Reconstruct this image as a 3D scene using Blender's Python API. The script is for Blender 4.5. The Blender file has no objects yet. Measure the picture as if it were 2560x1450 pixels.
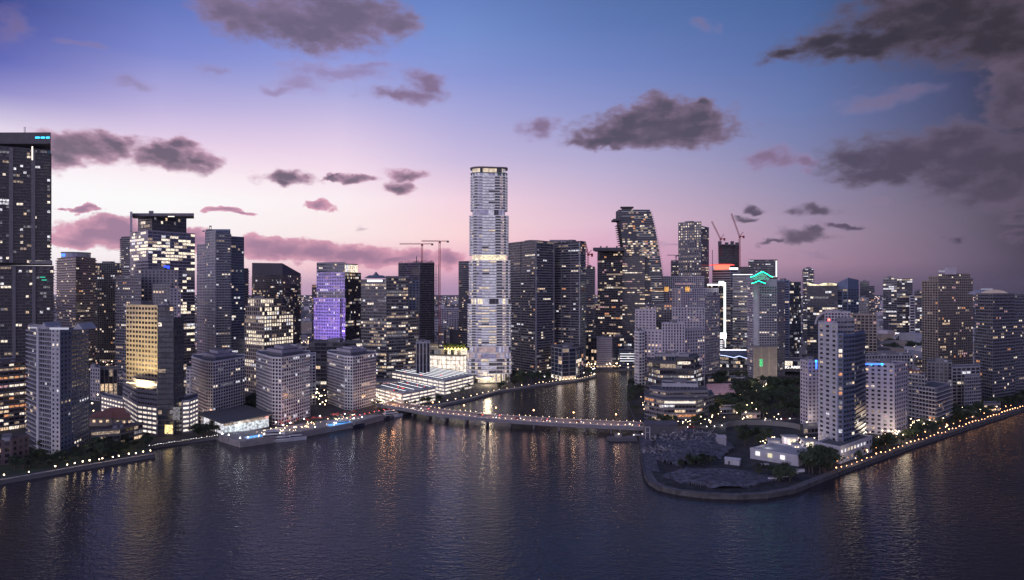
import bpy, math, random
from math import radians, sin, cos, pi, atan2, hypot, sqrt, atan
from mathutils import Vector, Matrix
R = random.Random(7)
SC = bpy.context.scene
COL = SC.collection
F = 1730.0       # focal length in photograph pixels (photograph 2560 wide)
H = 112.0        # camera height in metres
G = 2.0          # ground level above the water

# ------------------------------------------------------------------ camera
cam = bpy.data.cameras.new('camera')
camo = bpy.data.objects.new('camera', cam)
COL.objects.link(camo)
camo.location = (0, 0, H)
camo.rotation_euler = (radians(90), 0, 0)
cam.sensor_width = 36
cam.lens = 36 * F / 2560
cam.clip_start = 1
cam.clip_end = 80000
SC.camera = camo
SC.view_settings.view_transform = 'Standard'
SC.view_settings.look = 'None'
SC.view_settings.exposure = 0
SC.view_settings.gamma = 1
SC.view_settings.use_curve_mapping = False
SC.cycles.use_denoising = True
SC.cycles.max_bounces = 5
SC.cycles.diffuse_bounces = 2
SC.cycles.glossy_bounces = 3
SC.cycles.transmission_bounces = 3
SC.cycles.sample_clamp_indirect = 3
SC.cycles.sample_clamp_direct = 12
SC.cycles.caustics_reflective = False
SC.cycles.caustics_refractive = False

def lin(c):
    def f(v):
        v /= 255.0
        return v / 12.92 if v <= 0.04045 else ((v + 0.055) / 1.055) ** 2.4
    return (f(c[0]), f(c[1]), f(c[2]), 1.0)

# ------------------------------------------------------------------ sky
W = bpy.data.worlds.new('World')
SC.world = W
W.use_nodes = True
nt = W.node_tree
nt.nodes.clear()
N = nt.nodes.new
def ln(a, b): nt.links.new(a, b)
def math_node(op, a, b=None, c=None, clamp=False):
    n = N('ShaderNodeMath'); n.operation = op; n.use_clamp = clamp
    for i, v in enumerate((a, b, c)):
        if v is None: continue
        if isinstance(v, (int, float)): n.inputs[i].default_value = v
        else: ln(v, n.inputs[i])
    return n.outputs[0]
def smooth(v, a, b):
    n = N('ShaderNodeMapRange'); n.interpolation_type = 'SMOOTHSTEP'
    ln(v, n.inputs['Value']); n.inputs['From Min'].default_value = a; n.inputs['From Max'].default_value = b
    return n.outputs[0]
def linear_range(v, a, b, lo=0.0, hi=1.0):
    n = N('ShaderNodeMapRange'); ln(v, n.inputs['Value'])
    n.inputs['From Min'].default_value = a; n.inputs['From Max'].default_value = b
    n.inputs['To Min'].default_value = lo; n.inputs['To Max'].default_value = hi
    return n.outputs[0]
def mixc(f, a, b):
    n = N('ShaderNodeMix'); n.data_type = 'RGBA'; n.clamp_factor = True
    for i, v in ((0, f), (6, a), (7, b)):
        if isinstance(v, (int, float, tuple)): n.inputs[i].default_value = v
        else: ln(v, n.inputs[i])
    return n.outputs[2]
tc = N('ShaderNodeTexCoord')
sx = N('ShaderNodeSeparateXYZ'); ln(tc.outputs['Generated'], sx.inputs[0])
X, Y, Z_ = sx.outputs
az = math_node('ARCTAN2', X, Y)
hr = math_node('SQRT', math_node('ADD', math_node('MULTIPLY', X, X), math_node('ADD', math_node('MULTIPLY', Y, Y), 1e-6)))
el = math_node('DIVIDE', Z_, hr)
def skyc(px, py):
    u = px - 1280.0
    return atan(u / F), (725.0 - py) / sqrt(F * F + u * u)
COLUMNS = [
    (-180, [(720, 200, 180, 202), (500, 188, 180, 212), (200, 155, 158, 204), (-300, 98, 110, 164)]),
    (-110, [(720, 215, 185, 210), (500, 200, 185, 220), (200, 150, 155, 210), (-300, 85, 100, 160)]),
    (-62, [(720, 245, 215, 225), (500, 250, 235, 245), (300, 180, 170, 215), (100, 90, 95, 160), (-300, 60, 74, 130)]),
    ('p', 0, [(720, 255, 236, 242), (640, 255, 250, 252), (450, 255, 253, 255), (350, 245, 232, 245), (290, 205, 195, 225), (230, 150, 146, 205), (150, 100, 108, 185), (0, 66, 78, 148), (-300, 55, 68, 125)]),
    ('p', 400, [(720, 244, 196, 216), (640, 255, 244, 246), (500, 255, 255, 255), (430, 254, 240, 246), (350, 230, 208, 234), (250, 182, 174, 222), (130, 128, 138, 208), (0, 98, 116, 188), (-300, 78, 94, 156)]),
    ('p', 850, [(728, 206, 168, 198), (665, 252, 204, 212), (590, 255, 236, 236), (500, 255, 242, 246), (420, 246, 222, 238), (330, 218, 200, 231), (230, 172, 172, 222), (120, 134, 150, 220), (0, 110, 134, 204), (-300, 84, 102, 168)]),
    ('p', 1150, [(728, 196, 158, 192), (670, 242, 182, 204), (590, 255, 218, 220), (500, 246, 214, 228), (400, 205, 190, 224), (300, 175, 172, 220), (190, 140, 152, 214), (80, 118, 144, 206), (0, 106, 132, 196), (-300, 84, 104, 168)]),
    ('p', 1500, [(728, 190, 150, 182), (640, 228, 172, 200), (560, 228, 192, 212), (500, 212, 186, 212), (430, 190, 178, 212), (350, 165, 163, 207), (270, 142, 150, 204), (160, 114, 134, 196), (60, 96, 122, 182), (0, 90, 116, 174), (-300, 76, 94, 154)]),
    ('p', 2000, [(728, 126, 106, 132), (660, 175, 140, 164), (590, 172, 148, 172), (480, 150, 142, 174), (380, 128, 132, 174), (270, 108, 124, 176), (150, 90, 112, 168), (0, 74, 102, 156), (-300, 62, 80, 136)]),
    ('p', 2400, [(728, 92, 80, 102), (650, 114, 100, 122), (550, 110, 100, 120), (430, 96, 92, 116), (300, 78, 82, 116), (200, 70, 76, 112), (0, 52, 56, 78), (-300, 40, 48, 80)]),
    ('p', 2560, [(728, 72, 64, 82), (650, 84, 74, 92), (550, 76, 70, 86), (400, 60, 60, 78), (200, 44, 46, 62), (0, 30, 31, 42), (-300, 32, 38, 62)]),
    (75, [(720, 90, 86, 112), (500, 80, 84, 118), (200, 66, 78, 122), (-300, 48, 62, 108)]),
    (180, [(720, 200, 180, 202), (500, 188, 180, 212), (200, 155, 158, 204), (-300, 98, 110, 164)]),
]
prev = None; prev_az = None
for c in COLUMNS:
    ramp = N('ShaderNodeValToRGB')
    if c[0] == 'p':
        a0 = atan((c[1] - 1280) / F); px = c[1]; stops = c[2]
    else:
        a0 = radians(c[0]); px = 1280; stops = c[1]
    st = sorted((max(0.0, min(1.0, skyc(px, s[0])[1])), s[1:]) for s in stops)
    e = ramp.color_ramp.elements
    e[0].position = st[0][0]; e[0].color = lin(st[0][1])
    e[1].position = st[-1][0]; e[1].color = lin(st[-1][1])
    for p, cc in st[1:-1]:
        k = e.new(p); k.color = lin(cc)
    if prev is None: ln(el, ramp.inputs[0])
    else:
        sp_ = N('ShaderNodeSeparateColor'); ln(prev, sp_.inputs[0]); ln(math_node('MULTIPLY_ADD', sp_.outputs[0], 1e-7, el), ramp.inputs[0])
    out = ramp.outputs[0]
    if prev is None: prev = out
    else: prev = mixc(linear_range(az, prev_az, a0), prev, out)
    prev_az = a0
sky = prev
# clouds: lobes placed by direction, their outline broken by noise
cmb = N('ShaderNodeCombineXYZ'); ln(az, cmb.inputs[0]); ln(el, cmb.inputs[1])
def noise(scale, detail, rough, off=(0, 0, 0), stretch=(1, 1, 1)):
    m = N('ShaderNodeMapping'); ln(cmb.outputs[0], m.inputs[0]); m.inputs['Location'].default_value = off; m.inputs['Scale'].default_value = stretch
    n = N('ShaderNodeTexNoise'); n.inputs['Scale'].default_value = scale; n.inputs['Detail'].default_value = detail; n.inputs['Roughness'].default_value = rough
    ln(m.outputs[0], n.inputs['Vector']); return n
warp = noise(20, 4, 0.55, (3.1, 1.7, 0), (1, 1.5, 1))
vs = N('ShaderNodeVectorMath'); vs.operation = 'SUBTRACT'; ln(warp.outputs['Color'], vs.inputs[0]); vs.inputs[1].default_value = (0.5, 0.5, 0.5)
vm = N('ShaderNodeVectorMath'); vm.operation = 'MULTIPLY_ADD'; ln(vs.outputs[0], vm.inputs[0]); vm.inputs[1].default_value = (0.075, 0.040, 0); ln(cmb.outputs[0], vm.inputs[2])
wp = N('ShaderNodeSeparateXYZ'); ln(vm.outputs[0], wp.inputs[0])
wc = N('ShaderNodeCombineXYZ'); ln(wp.outputs[0], wc.inputs[0]); ln(wp.outputs[1], wc.inputs[1])
fine = noise(46, 5, 0.55, (0, 0, 0), (1, 1.6, 1)).outputs['Fac']
body = noise(9, 5, 0.55, (7, 2, 0), (1, 1.8, 1)).outputs['Fac']
def cloud_group(sky, lobes, core, edge, soft=0.30, opacity=1.0, amp=0.9):
    f = None
    for (px, py, rx, ry) in lobes:
        a, v = skyc(px, py); s = 1.0 / sqrt(F * F + (px - 1280) ** 2)
        sa = F / (F * F + (px - 1280) ** 2)
        # evaluated one after the other (each waits for the result before it), which keeps the shader small
        w_ = N('ShaderNodeVectorMath'); w_.operation = 'MULTIPLY_ADD'; ln(f if f is not None else sky, w_.inputs[0]); w_.inputs[1].default_value = (1e-7, 1e-7, 0); ln(wc.outputs[0], w_.inputs[2])
        qx, qy = 1 / (rx * sa * 1.4), 1 / (ry * s * 1.42)
        m = N('ShaderNodeVectorMath'); m.operation = 'MULTIPLY_ADD'; ln(w_.outputs[0], m.inputs[0]); m.inputs[1].default_value = (qx, qy, 0); m.inputs[2].default_value = (-a * qx, -v * qy, 0)
        l = N('ShaderNodeVectorMath'); l.operation = 'LENGTH'; ln(m.outputs[0], l.inputs[0])
        o = l.outputs['Value']
        f = o if f is None else math_node('SMOOTH_MIN', f, o, 0.25)
    d = math_node('SUBTRACT', 1.0, f)
    d = math_node('ADD', d, math_node('MULTIPLY', math_node('SUBTRACT', fine, 0.5), amp))
    al = math_node('MULTIPLY', smooth(d, 0.0, soft), opacity)
    k = math_node('ADD', smooth(d, 0.05, 0.95), math_node('MULTIPLY', math_node('SUBTRACT', body, 0.5), 1.3), clamp=True)
    return mixc(al, sky, mixc(k, lin(edge), lin(core)))
sky = cloud_group(sky, [(330, 215, 42, 14), (550, 172, 38, 13), (1770, 60, 30, 22), (2200, 248, 120, 24), (905, 573, 14, 6), (20, 60, 50, 60), (200, 105, 60, 10), (2080, 560, 60, 7), (1700, 610, 60, 5), (2050, 638, 60, 5), (1880, 520, 40, 8), (1345, 655, 30, 5), (2180, 500, 30, 8)],
                  (140, 118, 145), (165, 140, 175), 0.95, 0.42)
sky = cloud_group(sky, [(850, 178, 140, 24), (745, 208, 60, 30), (700, 225, 50, 12), (930, 170, 80, 16)], (146, 122, 158), (170, 148, 192), 0.9, 0.62)
sky = cloud_group(sky, [(250, 588, 100, 30), (175, 602, 70, 18), (300, 575, 70, 26), (690, 622, 130, 25), (800, 628, 120, 24), (640, 610, 60, 20), (900, 640, 110, 20), (990, 650, 90, 14), (1110, 648, 50, 20), (1040, 650, 60, 15), (500, 605, 80, 22),
                        (215, 531, 44, 7), (150, 527, 16, 5), (560, 525, 40, 9), (605, 533, 34, 6), (801, 518, 42, 12)],
                  (158, 120, 150), (222, 160, 182), 0.30, 0.95, 0.85)
sky = cloud_group(sky, [(720, 50, 170, 62), (860, 40, 150, 78), (590, 30, 100, 62), (985, 60, 70, 32), (790, 85, 120, 42), (650, -60, 220, 60)],
                  (108, 98, 122), (148, 126, 160), 0.62, 0.95)
sky = cloud_group(sky, [(200, 372, 110, 36), (275, 370, 70, 28), (155, 390, 60, 34), (430, 392, 100, 34), (462, 368, 45, 22), (500, 398, 50, 18),
                        (725, 438, 75, 18), (700, 455, 40, 12), (1012, 438, 56, 16), (996, 466, 40, 16), (885, 447, 44, 10), (840, 444, 20, 6)],
                  (98, 84, 106), (205, 160, 185), 0.5, 0.93)
sky = cloud_group(sky, [(1010, 238, 95, 20), (1062, 212, 50, 28), (1345, 318, 52, 24), (1935, 395, 52, 26), (2012, 400, 44, 18)],
                  (130, 108, 138), (158, 134, 172), 0.8, 0.9)
sky = cloud_group(sky, [(1640, 318, 170, 40), (1655, 275, 70, 36), (1560, 340, 120, 28), (1735, 300, 70, 40), (1752, 268, 22, 18), (1500, 358, 80, 16), (1590, 290, 60, 34), (1700, 335, 130, 34), (1640, 345, 160, 26)],
                  (84, 78, 96), (138, 116, 142), 0.5, 0.97)
sky = cloud_group(sky, [(2200, 95, 200, 52), (2350, 60, 200, 85), (2500, 60, 160, 100), (2060, 112, 130, 34), (1950, 140, 60, 16), (2700, 60, 240, 160), (2300, 20, 220, 60), (2480, 110, 160, 60), (2150, 128, 160, 24)],
                  (58, 53, 64), (104, 90, 108), 0.7, 0.96)
sky = cloud_group(sky, [(2300, 385, 210, 58), (2450, 405, 160, 72), (2150, 395, 90, 50), (2200, 435, 130, 26), (2560, 430, 120, 90), (2530, 240, 70, 90), (2400, 450, 120, 50), (2380, 360, 160, 50), (2500, 470, 110, 40), (2250, 410, 150, 45),
                        (2030, 528, 62, 14), (2012, 594, 70, 16), (2040, 580, 34, 14), (1862, 546, 34, 8), (1872, 520, 22, 11), (2110, 560, 34, 6), (2385, 605, 22, 7), (2545, 590, 34, 16), (2530, 540, 44, 16), (1930, 603, 30, 5)],
                  (78, 70, 88), (112, 98, 120), 0.65, 0.88)
bg = N('ShaderNodeBackground'); ln(sky, bg.inputs[0]); bg.inputs[1].default_value = 1.0
wo = N('ShaderNodeOutputWorld'); ln(bg.outputs[0], wo.inputs[0])
W.cycles.sampling_method = 'MANUAL'
W.cycles.sample_map_resolution = 1024

# added soft fill lamp standing in for a bright eastern dusk sky, behind and left of the camera
sl = bpy.data.lights.new('east_fill', 'SUN'); sl.energy = 1.05; sl.angle = radians(70); sl.color = (0.98, 0.88, 1.0)
so = bpy.data.objects.new('east_fill', sl); COL.objects.link(so)
so.rotation_euler = Vector((0.62, 0.70, -0.35)).to_track_quat('-Z', 'Y').to_euler()
# ------------------------------------------------------------------ materials
MATS = {}
def mat(name, color, rough=0.8, emit=None, strength=0.0, metal=0.0, vary=0.12, vscale=0.25, spec=0.5):
    if name in MATS: return MATS[name]
    m = bpy.data.materials.new(name); MATS[name] = m
    m.use_nodes = True
    t = m.node_tree; b = t.nodes['Principled BSDF']
    b.inputs['Roughness'].default_value = rough
    b.inputs['Metallic'].default_value = metal
    b.inputs['Specular IOR Level'].default_value = spec
    c = tuple(color) + (1.0,)
    tc_ = t.nodes.new('ShaderNodeTexCoord'); n = t.nodes.new('ShaderNodeTexNoise')
    g = t.nodes.new('ShaderNodeNewGeometry')
    n.inputs['Scale'].default_value = vscale; n.inputs['Detail'].default_value = 4
    t.links.new(g.outputs['Position'], n.inputs['Vector'])
    r = t.nodes.new('ShaderNodeValToRGB')
    r.color_ramp.elements[0].position = 0.3; r.color_ramp.elements[1].position = 0.7
    r.color_ramp.elements[0].color = tuple(max(0, v * (1 - vary)) for v in color) + (1,)
    r.color_ramp.elements[1].color = tuple(min(1, v * (1 + vary)) for v in color) + (1,)
    t.links.new(n.outputs['Fac'], r.inputs[0]); t.links.new(r.outputs[0], b.inputs['Base Color'])
    if emit:
        b.inputs['Emission Color'].default_value = tuple(emit) + (1,)
        b.inputs['Emission Strength'].default_value = strength
    return m
def lit(name, emit, strength, scale=0.75, lo=0.18):
    """a lit room behind glass: brightness uneven as furniture, blinds and lamps make it"""
    if name in MATS: return MATS[name]
    m = bpy.data.materials.new(name); MATS[name] = m; m.use_nodes = True
    t = m.node_tree; b = t.nodes['Principled BSDF']
    b.inputs['Base Color'].default_value = (0.05, 0.05, 0.05, 1); b.inputs['Roughness'].default_value = 0.2
    b.inputs['Emission Color'].default_value = tuple(emit) + (1,)
    g = t.nodes.new('ShaderNodeNewGeometry'); n = t.nodes.new('ShaderNodeTexNoise'); n.inputs['Scale'].default_value = scale; n.inputs['Detail'].default_value = 3
    t.links.new(g.outputs['Position'], n.inputs['Vector'])
    r = t.nodes.new('ShaderNodeMapRange'); r.inputs['From Min'].default_value = 0.36; r.inputs['From Max'].default_value = 0.62
    r.inputs['To Min'].default_value = strength * lo; r.inputs['To Max'].default_value = strength
    t.links.new(n.outputs['Fac'], r.inputs['Value']); t.links.new(r.outputs[0], b.inputs['Emission Strength'])
    return m
def glow(name, c, s):
    if name in MATS: return MATS[name]
    m = bpy.data.materials.new(name); MATS[name] = m; m.use_nodes = True
    b = m.node_tree.nodes['Principled BSDF']; b.inputs['Base Color'].default_value = (0.1, 0.1, 0.1, 1)
    b.inputs['Emission Color'].default_value = tuple(c) + (1,); b.inputs['Emission Strength'].default_value = s
    return m
M = dict(
    white=mat('pale_painted_concrete', (0.74, 0.70, 0.74)), grey=mat('grey_concrete', (0.34, 0.325, 0.365)), lgrey=mat('light_grey_concrete', (0.46, 0.45, 0.50)),
    tan=mat('tan_stone', (0.36, 0.30, 0.26)), cream=mat('cream_stone', (0.50, 0.42, 0.30)), brown=mat('brown_concrete', (0.19, 0.135, 0.145)),
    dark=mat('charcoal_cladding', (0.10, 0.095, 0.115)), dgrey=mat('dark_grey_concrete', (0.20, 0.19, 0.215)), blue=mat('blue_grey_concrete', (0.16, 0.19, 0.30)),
    lilac=mat('lilac_grey_render', (0.52, 0.47, 0.54)), black=mat('black_metal', (0.02, 0.02, 0.025), 0.4), steel=mat('grey_steel', (0.25, 0.25, 0.28), 0.4, metal=0.6),
    roof=mat('roof_membrane', (0.10, 0.10, 0.11)), lroof=mat('pale_roof_membrane', (0.32, 0.32, 0.34)), purple=mat('pale_stone_panel', (0.50, 0.46, 0.55)),
    glass=mat('dark_window_glass', (0.028, 0.028, 0.038), 0.12, vary=0.3, spec=0.6), bglass=mat('blue_window_glass', (0.03, 0.045, 0.075), 0.1, vary=0.3, spec=0.9),
    sglass=mat('silver_window_glass', (0.16, 0.16, 0.22), 0.12, metal=0.5, vary=0.3), red=mat('red_crane_paint', (0.35, 0.05, 0.05), 0.5), rust=mat('red_brown_tile', (0.22, 0.10, 0.09)),
    rail=mat('balcony_glass', (0.20, 0.21, 0.27), 0.15), wood=mat('brown_wood', (0.12, 0.08, 0.05)),
    asphalt=mat('asphalt', (0.05, 0.05, 0.055), 0.85), conc=mat('weathered_concrete', (0.22, 0.21, 0.21)), sand=mat('bare_sand', (0.085, 0.085, 0.11), 0.95, vary=0.75, vscale=0.35),
    grass=mat('dark_lawn', (0.035, 0.05, 0.025), 0.95, vary=0.4), leaf=mat('tree_leaves', (0.045, 0.065, 0.035), 0.9, vary=0.5, vscale=0.4), leaf2=mat('palm_leaves', (0.06, 0.085, 0.04), 0.8, vary=0.4),
    bark=mat('bark', (0.09, 0.07, 0.055), 0.9), paint=mat('white_line_paint', (0.7, 0.7, 0.68)), hull=mat('white_hull_paint', (0.65, 0.65, 0.68), 0.25), navy=mat('navy_hull_paint', (0.03, 0.035, 0.06), 0.25),
)
WARM = lit('warm_lit_room', (1.0, 0.70, 0.45), 1.3); CREAM = lit('cream_lit_room', (1.0, 0.84, 0.68), 1.6); COOL = lit('white_lit_room', (0.95, 0.92, 1.0), 1.3)
DIM = lit('dim_lit_room', (1.0, 0.74, 0.55), 0.5); DIMC = lit('dim_white_room', (0.85, 0.8, 0.9), 0.28); ORANGE = lit('orange_lit_room', (1.0, 0.42, 0.18), 1.0)
BRIGHT = lit('bright_lit_room', (1.0, 0.84, 0.62), 2.1); BLUEL = lit('blue_lit_room', (0.12, 0.2, 1.0), 1.2); ROSE = lit('rose_lit_room', (1.0, 0.55, 0.6), 0.7)
G_WARM = glow('warm_lamp', (1.0, 0.72, 0.42), 14); G_ORANGE = glow('orange_lamp', (1.0, 0.45, 0.18), 12); G_WHITE = glow('white_lamp', (1.0, 0.95, 0.95), 14)
G_RED = glow('red_lamp', (1.0, 0.06, 0.04), 12); G_GREEN = glow('green_neon', (0.0, 1.0, 0.42), 5.0); G_BLUE = glow('blue_neon', (0.03, 0.12, 1.0), 4.0)
G_LED = glow('white_light_line', (0.95, 0.95, 1.0), 2.2); G_STRIP = glow('warm_light_strip', (1.0, 0.85, 0.7), 1.8); G_GAR = lit('garage_light', (1.0, 0.86, 0.74), 1.6, 0.3, 0.4)
G_POOL = lit('lit_pool_water', (0.1, 0.42, 1.0), 1.5, 0.4, 0.5); G_CYAN = glow('cyan_neon', (0.02, 0.55, 1.0), 4.0); G_EDGE = glow('soft_white_glow', (0.8, 0.8, 1.0), 0.55)
SETS = dict(
    home=[(WARM, 2), (CREAM, 3), (COOL, 2), (DIM, 7), (DIMC, 5), (ORANGE, 1)],
    homec=[(CREAM, 3), (COOL, 4), (DIM, 3), (DIMC, 5), (WARM, 1)],
    office=[(CREAM, 4), (WARM, 2), (DIM, 6), (DIMC, 5), (COOL, 1)],
    warm=[(WARM, 3), (CREAM, 2), (DIM, 6), (ROSE, 1), (ORANGE, 1)],
    bright=[(BRIGHT, 4), (CREAM, 4), (DIM, 1), (COOL, 1)],
    purple=[(CREAM, 2), (DIM, 3), (ROSE, 3), (COOL, 1)],
    garage=[(G_GAR, 1)],
)
# ------------------------------------------------------------------ mesh helpers
class MB:
    def __init__(s): s.v = []; s.f = []; s.m = []; s.mats = []
    def mi(s, m):
        if m not in s.mats: s.mats.append(m)
        return s.mats.index(m)
    def face(s, pts, m):
        b = len(s.v); s.v.extend(pts); s.f.append(tuple(range(b, b + len(pts)))); s.m.append(s.mi(m))
    def hexa(s, p, m):
        b = len(s.v); s.v.extend(p); k = s.mi(m)
        for q in ((3, 2, 1, 0), (4, 5, 6, 7), (0, 1, 5, 4), (1, 2, 6, 5), (2, 3, 7, 6), (3, 0, 4, 7)):
            s.f.append(tuple(b + i for i in q)); s.m.append(k)
    def box(s, c, d, m, rz=0.0):
        cx, cy, cz = c; a, b, h = d[0] / 2, d[1] / 2, d[2] / 2; cr, sr = cos(rz), sin(rz); p = []
        for zz in (-h, h):
            for x, y in ((-a, -b), (a, -b), (a, b), (-a, b)):
                p.append((cx + x * cr - y * sr, cy + x * sr + y * cr, cz + zz))
        s.hexa(p, m)
    def bar(s, a, b, w, m, w2=None):
        a = Vector(a); b = Vector(b); d = (b - a)
        if d.length < 1e-6: return
        d.normalize(); u = d.cross(Vector((0, 0, 1)))
        if u.length < 1e-3: u = Vector((1, 0, 0))
        u.normalize(); v = d.cross(u); w2 = w2 or w; p = []
        for q, ww in ((a, w), (b, w2)):
            for i, j in ((-1, -1), (1, -1), (1, 1), (-1, 1)):
                p.append(tuple(q + u * (i * ww / 2) + v * (j * ww / 2)))
        s.hexa(p, m)
    def prism(s, poly, z0, z1, m, mtop=None, tops=None, bottom=False):
        n = len(poly); tz = tops or [z1] * n
        for i in range(n):
            j = (i + 1) % n
            s.face([(poly[i][0], poly[i][1], z0), (poly[j][0], poly[j][1], z0), (poly[j][0], poly[j][1], tz[j]), (poly[i][0], poly[i][1], tz[i])], m)
        s.face([(poly[i][0], poly[i][1], tz[i]) for i in range(n)], mtop or m)
        if bottom: s.face([(poly[i][0], poly[i][1], z0) for i in reversed(range(n))], m)
    def cone(s, c, r0, r1, z0, z1, n, m, cap=True):
        for i in range(n):
            a, b = 2 * pi * i / n, 2 * pi * (i + 1) / n
            s.face([(c[0] + r0 * cos(a), c[1] + r0 * sin(a), z0), (c[0] + r0 * cos(b), c[1] + r0 * sin(b), z0), (c[0] + r1 * cos(b), c[1] + r1 * sin(b), z1), (c[0] + r1 * cos(a), c[1] + r1 * sin(a), z1)], m)
        if cap: s.face([(c[0] + r1 * cos(2 * pi * i / n), c[1] + r1 * sin(2 * pi * i / n), z1) for i in range(n)], m)
    def ball(s, c, r, m, n=6, sz=1.0):
        k = 4
        for j in range(k):
            t0, t1 = pi * j / k - pi / 2, pi * (j + 1) / k - pi / 2
            for i in range(n):
                a, b = 2 * pi * i / n, 2 * pi * (i + 1) / n
                q = [(c[0] + r * cos(t) * cos(x), c[1] + r * cos(t) * sin(x), c[2] + r * sz * sin(t)) for t, x in ((t0, a), (t0, b), (t1, b), (t1, a))]
                s.face(q, m)
    def mesh(s, name, off=(0, 0, 0)):
        me = bpy.data.meshes.new(name)
        ox, oy, oz = off
        me.from_pydata([(x - ox, y - oy, z - oz) for x, y, z in s.v], [], s.f)
        for m in s.mats: me.materials.append(m)
        me.polygons.foreach_set('material_index', s.m)
        me.update(); return me
    def build(s, name, parent=None, kind=None):
        if not s.f: return None
        off = (0, 0, 0); q = parent
        while q: off = (off[0] + q.location[0], off[1] + q.location[1], off[2] + q.location[2]); q = q.parent
        if not parent:
            n = len(s.v); off = (sum(v[0] for v in s.v) / n, sum(v[1] for v in s.v) / n, min(v[2] for v in s.v))
        o = bpy.data.objects.new(name, s.mesh(name, off)); COL.objects.link(o)
        if parent: o.parent = parent
        else: o.location = off
        if kind: o['kind'] = kind
        return o
def tag(o, label, cat, group=None):
    o['label'] = label; o['category'] = cat
    if group: o['group'] = group
    return o
def thing(name, label, cat, loc, group=None):
    o = bpy.data.objects.new(name, None); COL.objects.link(o); o.location = loc
    o.empty_display_size = 2
    return tag(o, label, cat, group)
def inst(name, me, loc, parent=None, rz=0.0, scale=None):
    o = bpy.data.objects.new(name, me); COL.objects.link(o); o.location = loc; o.rotation_euler = (0, 0, rz)
    if parent: o.parent = parent
    if scale: o.scale = scale
    return o
def copy_tree(o, loc, rz=0.0, scale=None, label=None, group=None):
    c = o.copy(); COL.objects.link(c); c.location = loc; c.rotation_euler = (0, 0, rz)
    if scale: c.scale = scale
    if label: c['label'] = label
    if group: c['group'] = group
    for ch in CHILDREN[o.name]:
        d = ch.copy(); COL.objects.link(d); d.parent = c
    return c
CHILDREN = {}
# a point of the ground seen at photograph pixel (px, py)
def DG(py, z=G): return F * (H - z) / (py - 725.0)
def P(px, py, z=G):
    d = DG(py, z); return ((px - 1280.0) / F * d, d)
def Zat(py, d): return H + (725.0 - py) * d / F
def footprint(pts, depth=None):
    v = [P(a, b) for a, b in pts]
    if len(v) == 3 and depth is None:
        L, C, Rr = v; return v + [(L[0] + Rr[0] - C[0], L[1] + Rr[1] - C[1])]
    depth = depth or 25
    a, b = v[0], v[-1]; e = b if pts[0][0] + pts[-1][0] < 2560 else a; l = hypot(*e); n = (e[0] / l, e[1] / l)
    return v + [(b[0] + n[0] * depth, b[1] + n[1] * depth), (a[0] + n[0] * depth, a[1] + n[1] * depth)]
def offset(poly, d):
    out = []; n = len(poly)
    for i in range(n):
        p, q, r = poly[i - 1], poly[i], poly[(i + 1) % n]
        e1 = (q[0] - p[0], q[1] - p[1]); e2 = (r[0] - q[0], r[1] - q[1]); l1, l2 = hypot(*e1), hypot(*e2)
        n1 = (e1[1] / l1, -e1[0] / l1); n2 = (e2[1] / l2, -e2[0] / l2)
        bx, by = n1[0] + n2[0], n1[1] + n2[1]; k = max(0.35, (bx * bx + by * by) / 2)
        out.append((q[0] + bx * d / k, q[1] + by * d / k))
    return out
def pick(rnd, s):
    t = sum(w for _, w in s); x = rnd.random() * t
    for m, w in s:
        x -= w
        if x <= 0: return m
    return s[0][0]
# ------------------------------------------------------------------ facades
STY = dict(
    grid=dict(fh=3.2, bw=3.2, pw=1.0, sh=1.0, p=0.22, wall='white', lit=.12, set='home'),
    punch=dict(fh=3.5, bw=4.2, pw=2.0, sh=1.6, p=0.14, wall='lilac', lit=.10, set='warm'),
    ribbon=dict(fh=3.9, bw=3.0, pw=0.18, sh=1.6, p=0.35, wall='grey', lit=.45, set='office'),
    curtain=dict(fh=3.9, bw=3.0, pw=0.25, sh=1.1, p=0.15, wall='dark', lit=.12, set='home', glass='bglass'),
    slab=dict(fh=3.2, bw=3.0, pw=0.5, sh=1.0, p=0.1, wall='dark', lit=.11, set='home', slab=1.2, slabm='dgrey'),
    slabl=dict(fh=3.2, bw=3.2, pw=0.8, sh=1.0, p=0.1, wall='grey', lit=.14, set='home', slab=1.2, slabm='lgrey'),
    garage=dict(fh=3.6, bw=9, pw=0.8, sh=1.9, p=0.5, wall='lgrey', lit=1.0, set='garage', glass='black'),
)
M['glass2'] = mat('curtained_window_glass', (0.13, 0.12, 0.14), 0.2, vary=0.4); M['glass3'] = mat('blind_window_glass', (0.07, 0.07, 0.085), 0.15, vary=0.4)
WCACHE = {}
def window_mesh(w, h, m):
    k = (round(w, 2), round(h, 2), m.name)
    if k not in WCACHE:
        b = MB(); fr = M['black']
        b.box((0, 0, h / 2), (w - 0.1, 0.06, h - 0.1), m)
        b.box((0, -0.04, 0.06), (w, 0.12, 0.1), fr); b.box((0, -0.04, h / 2), (0.08, 0.1, h - 0.15), fr)
        WCACHE[k] = b.mesh('window')
    return WCACHE[k]
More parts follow.
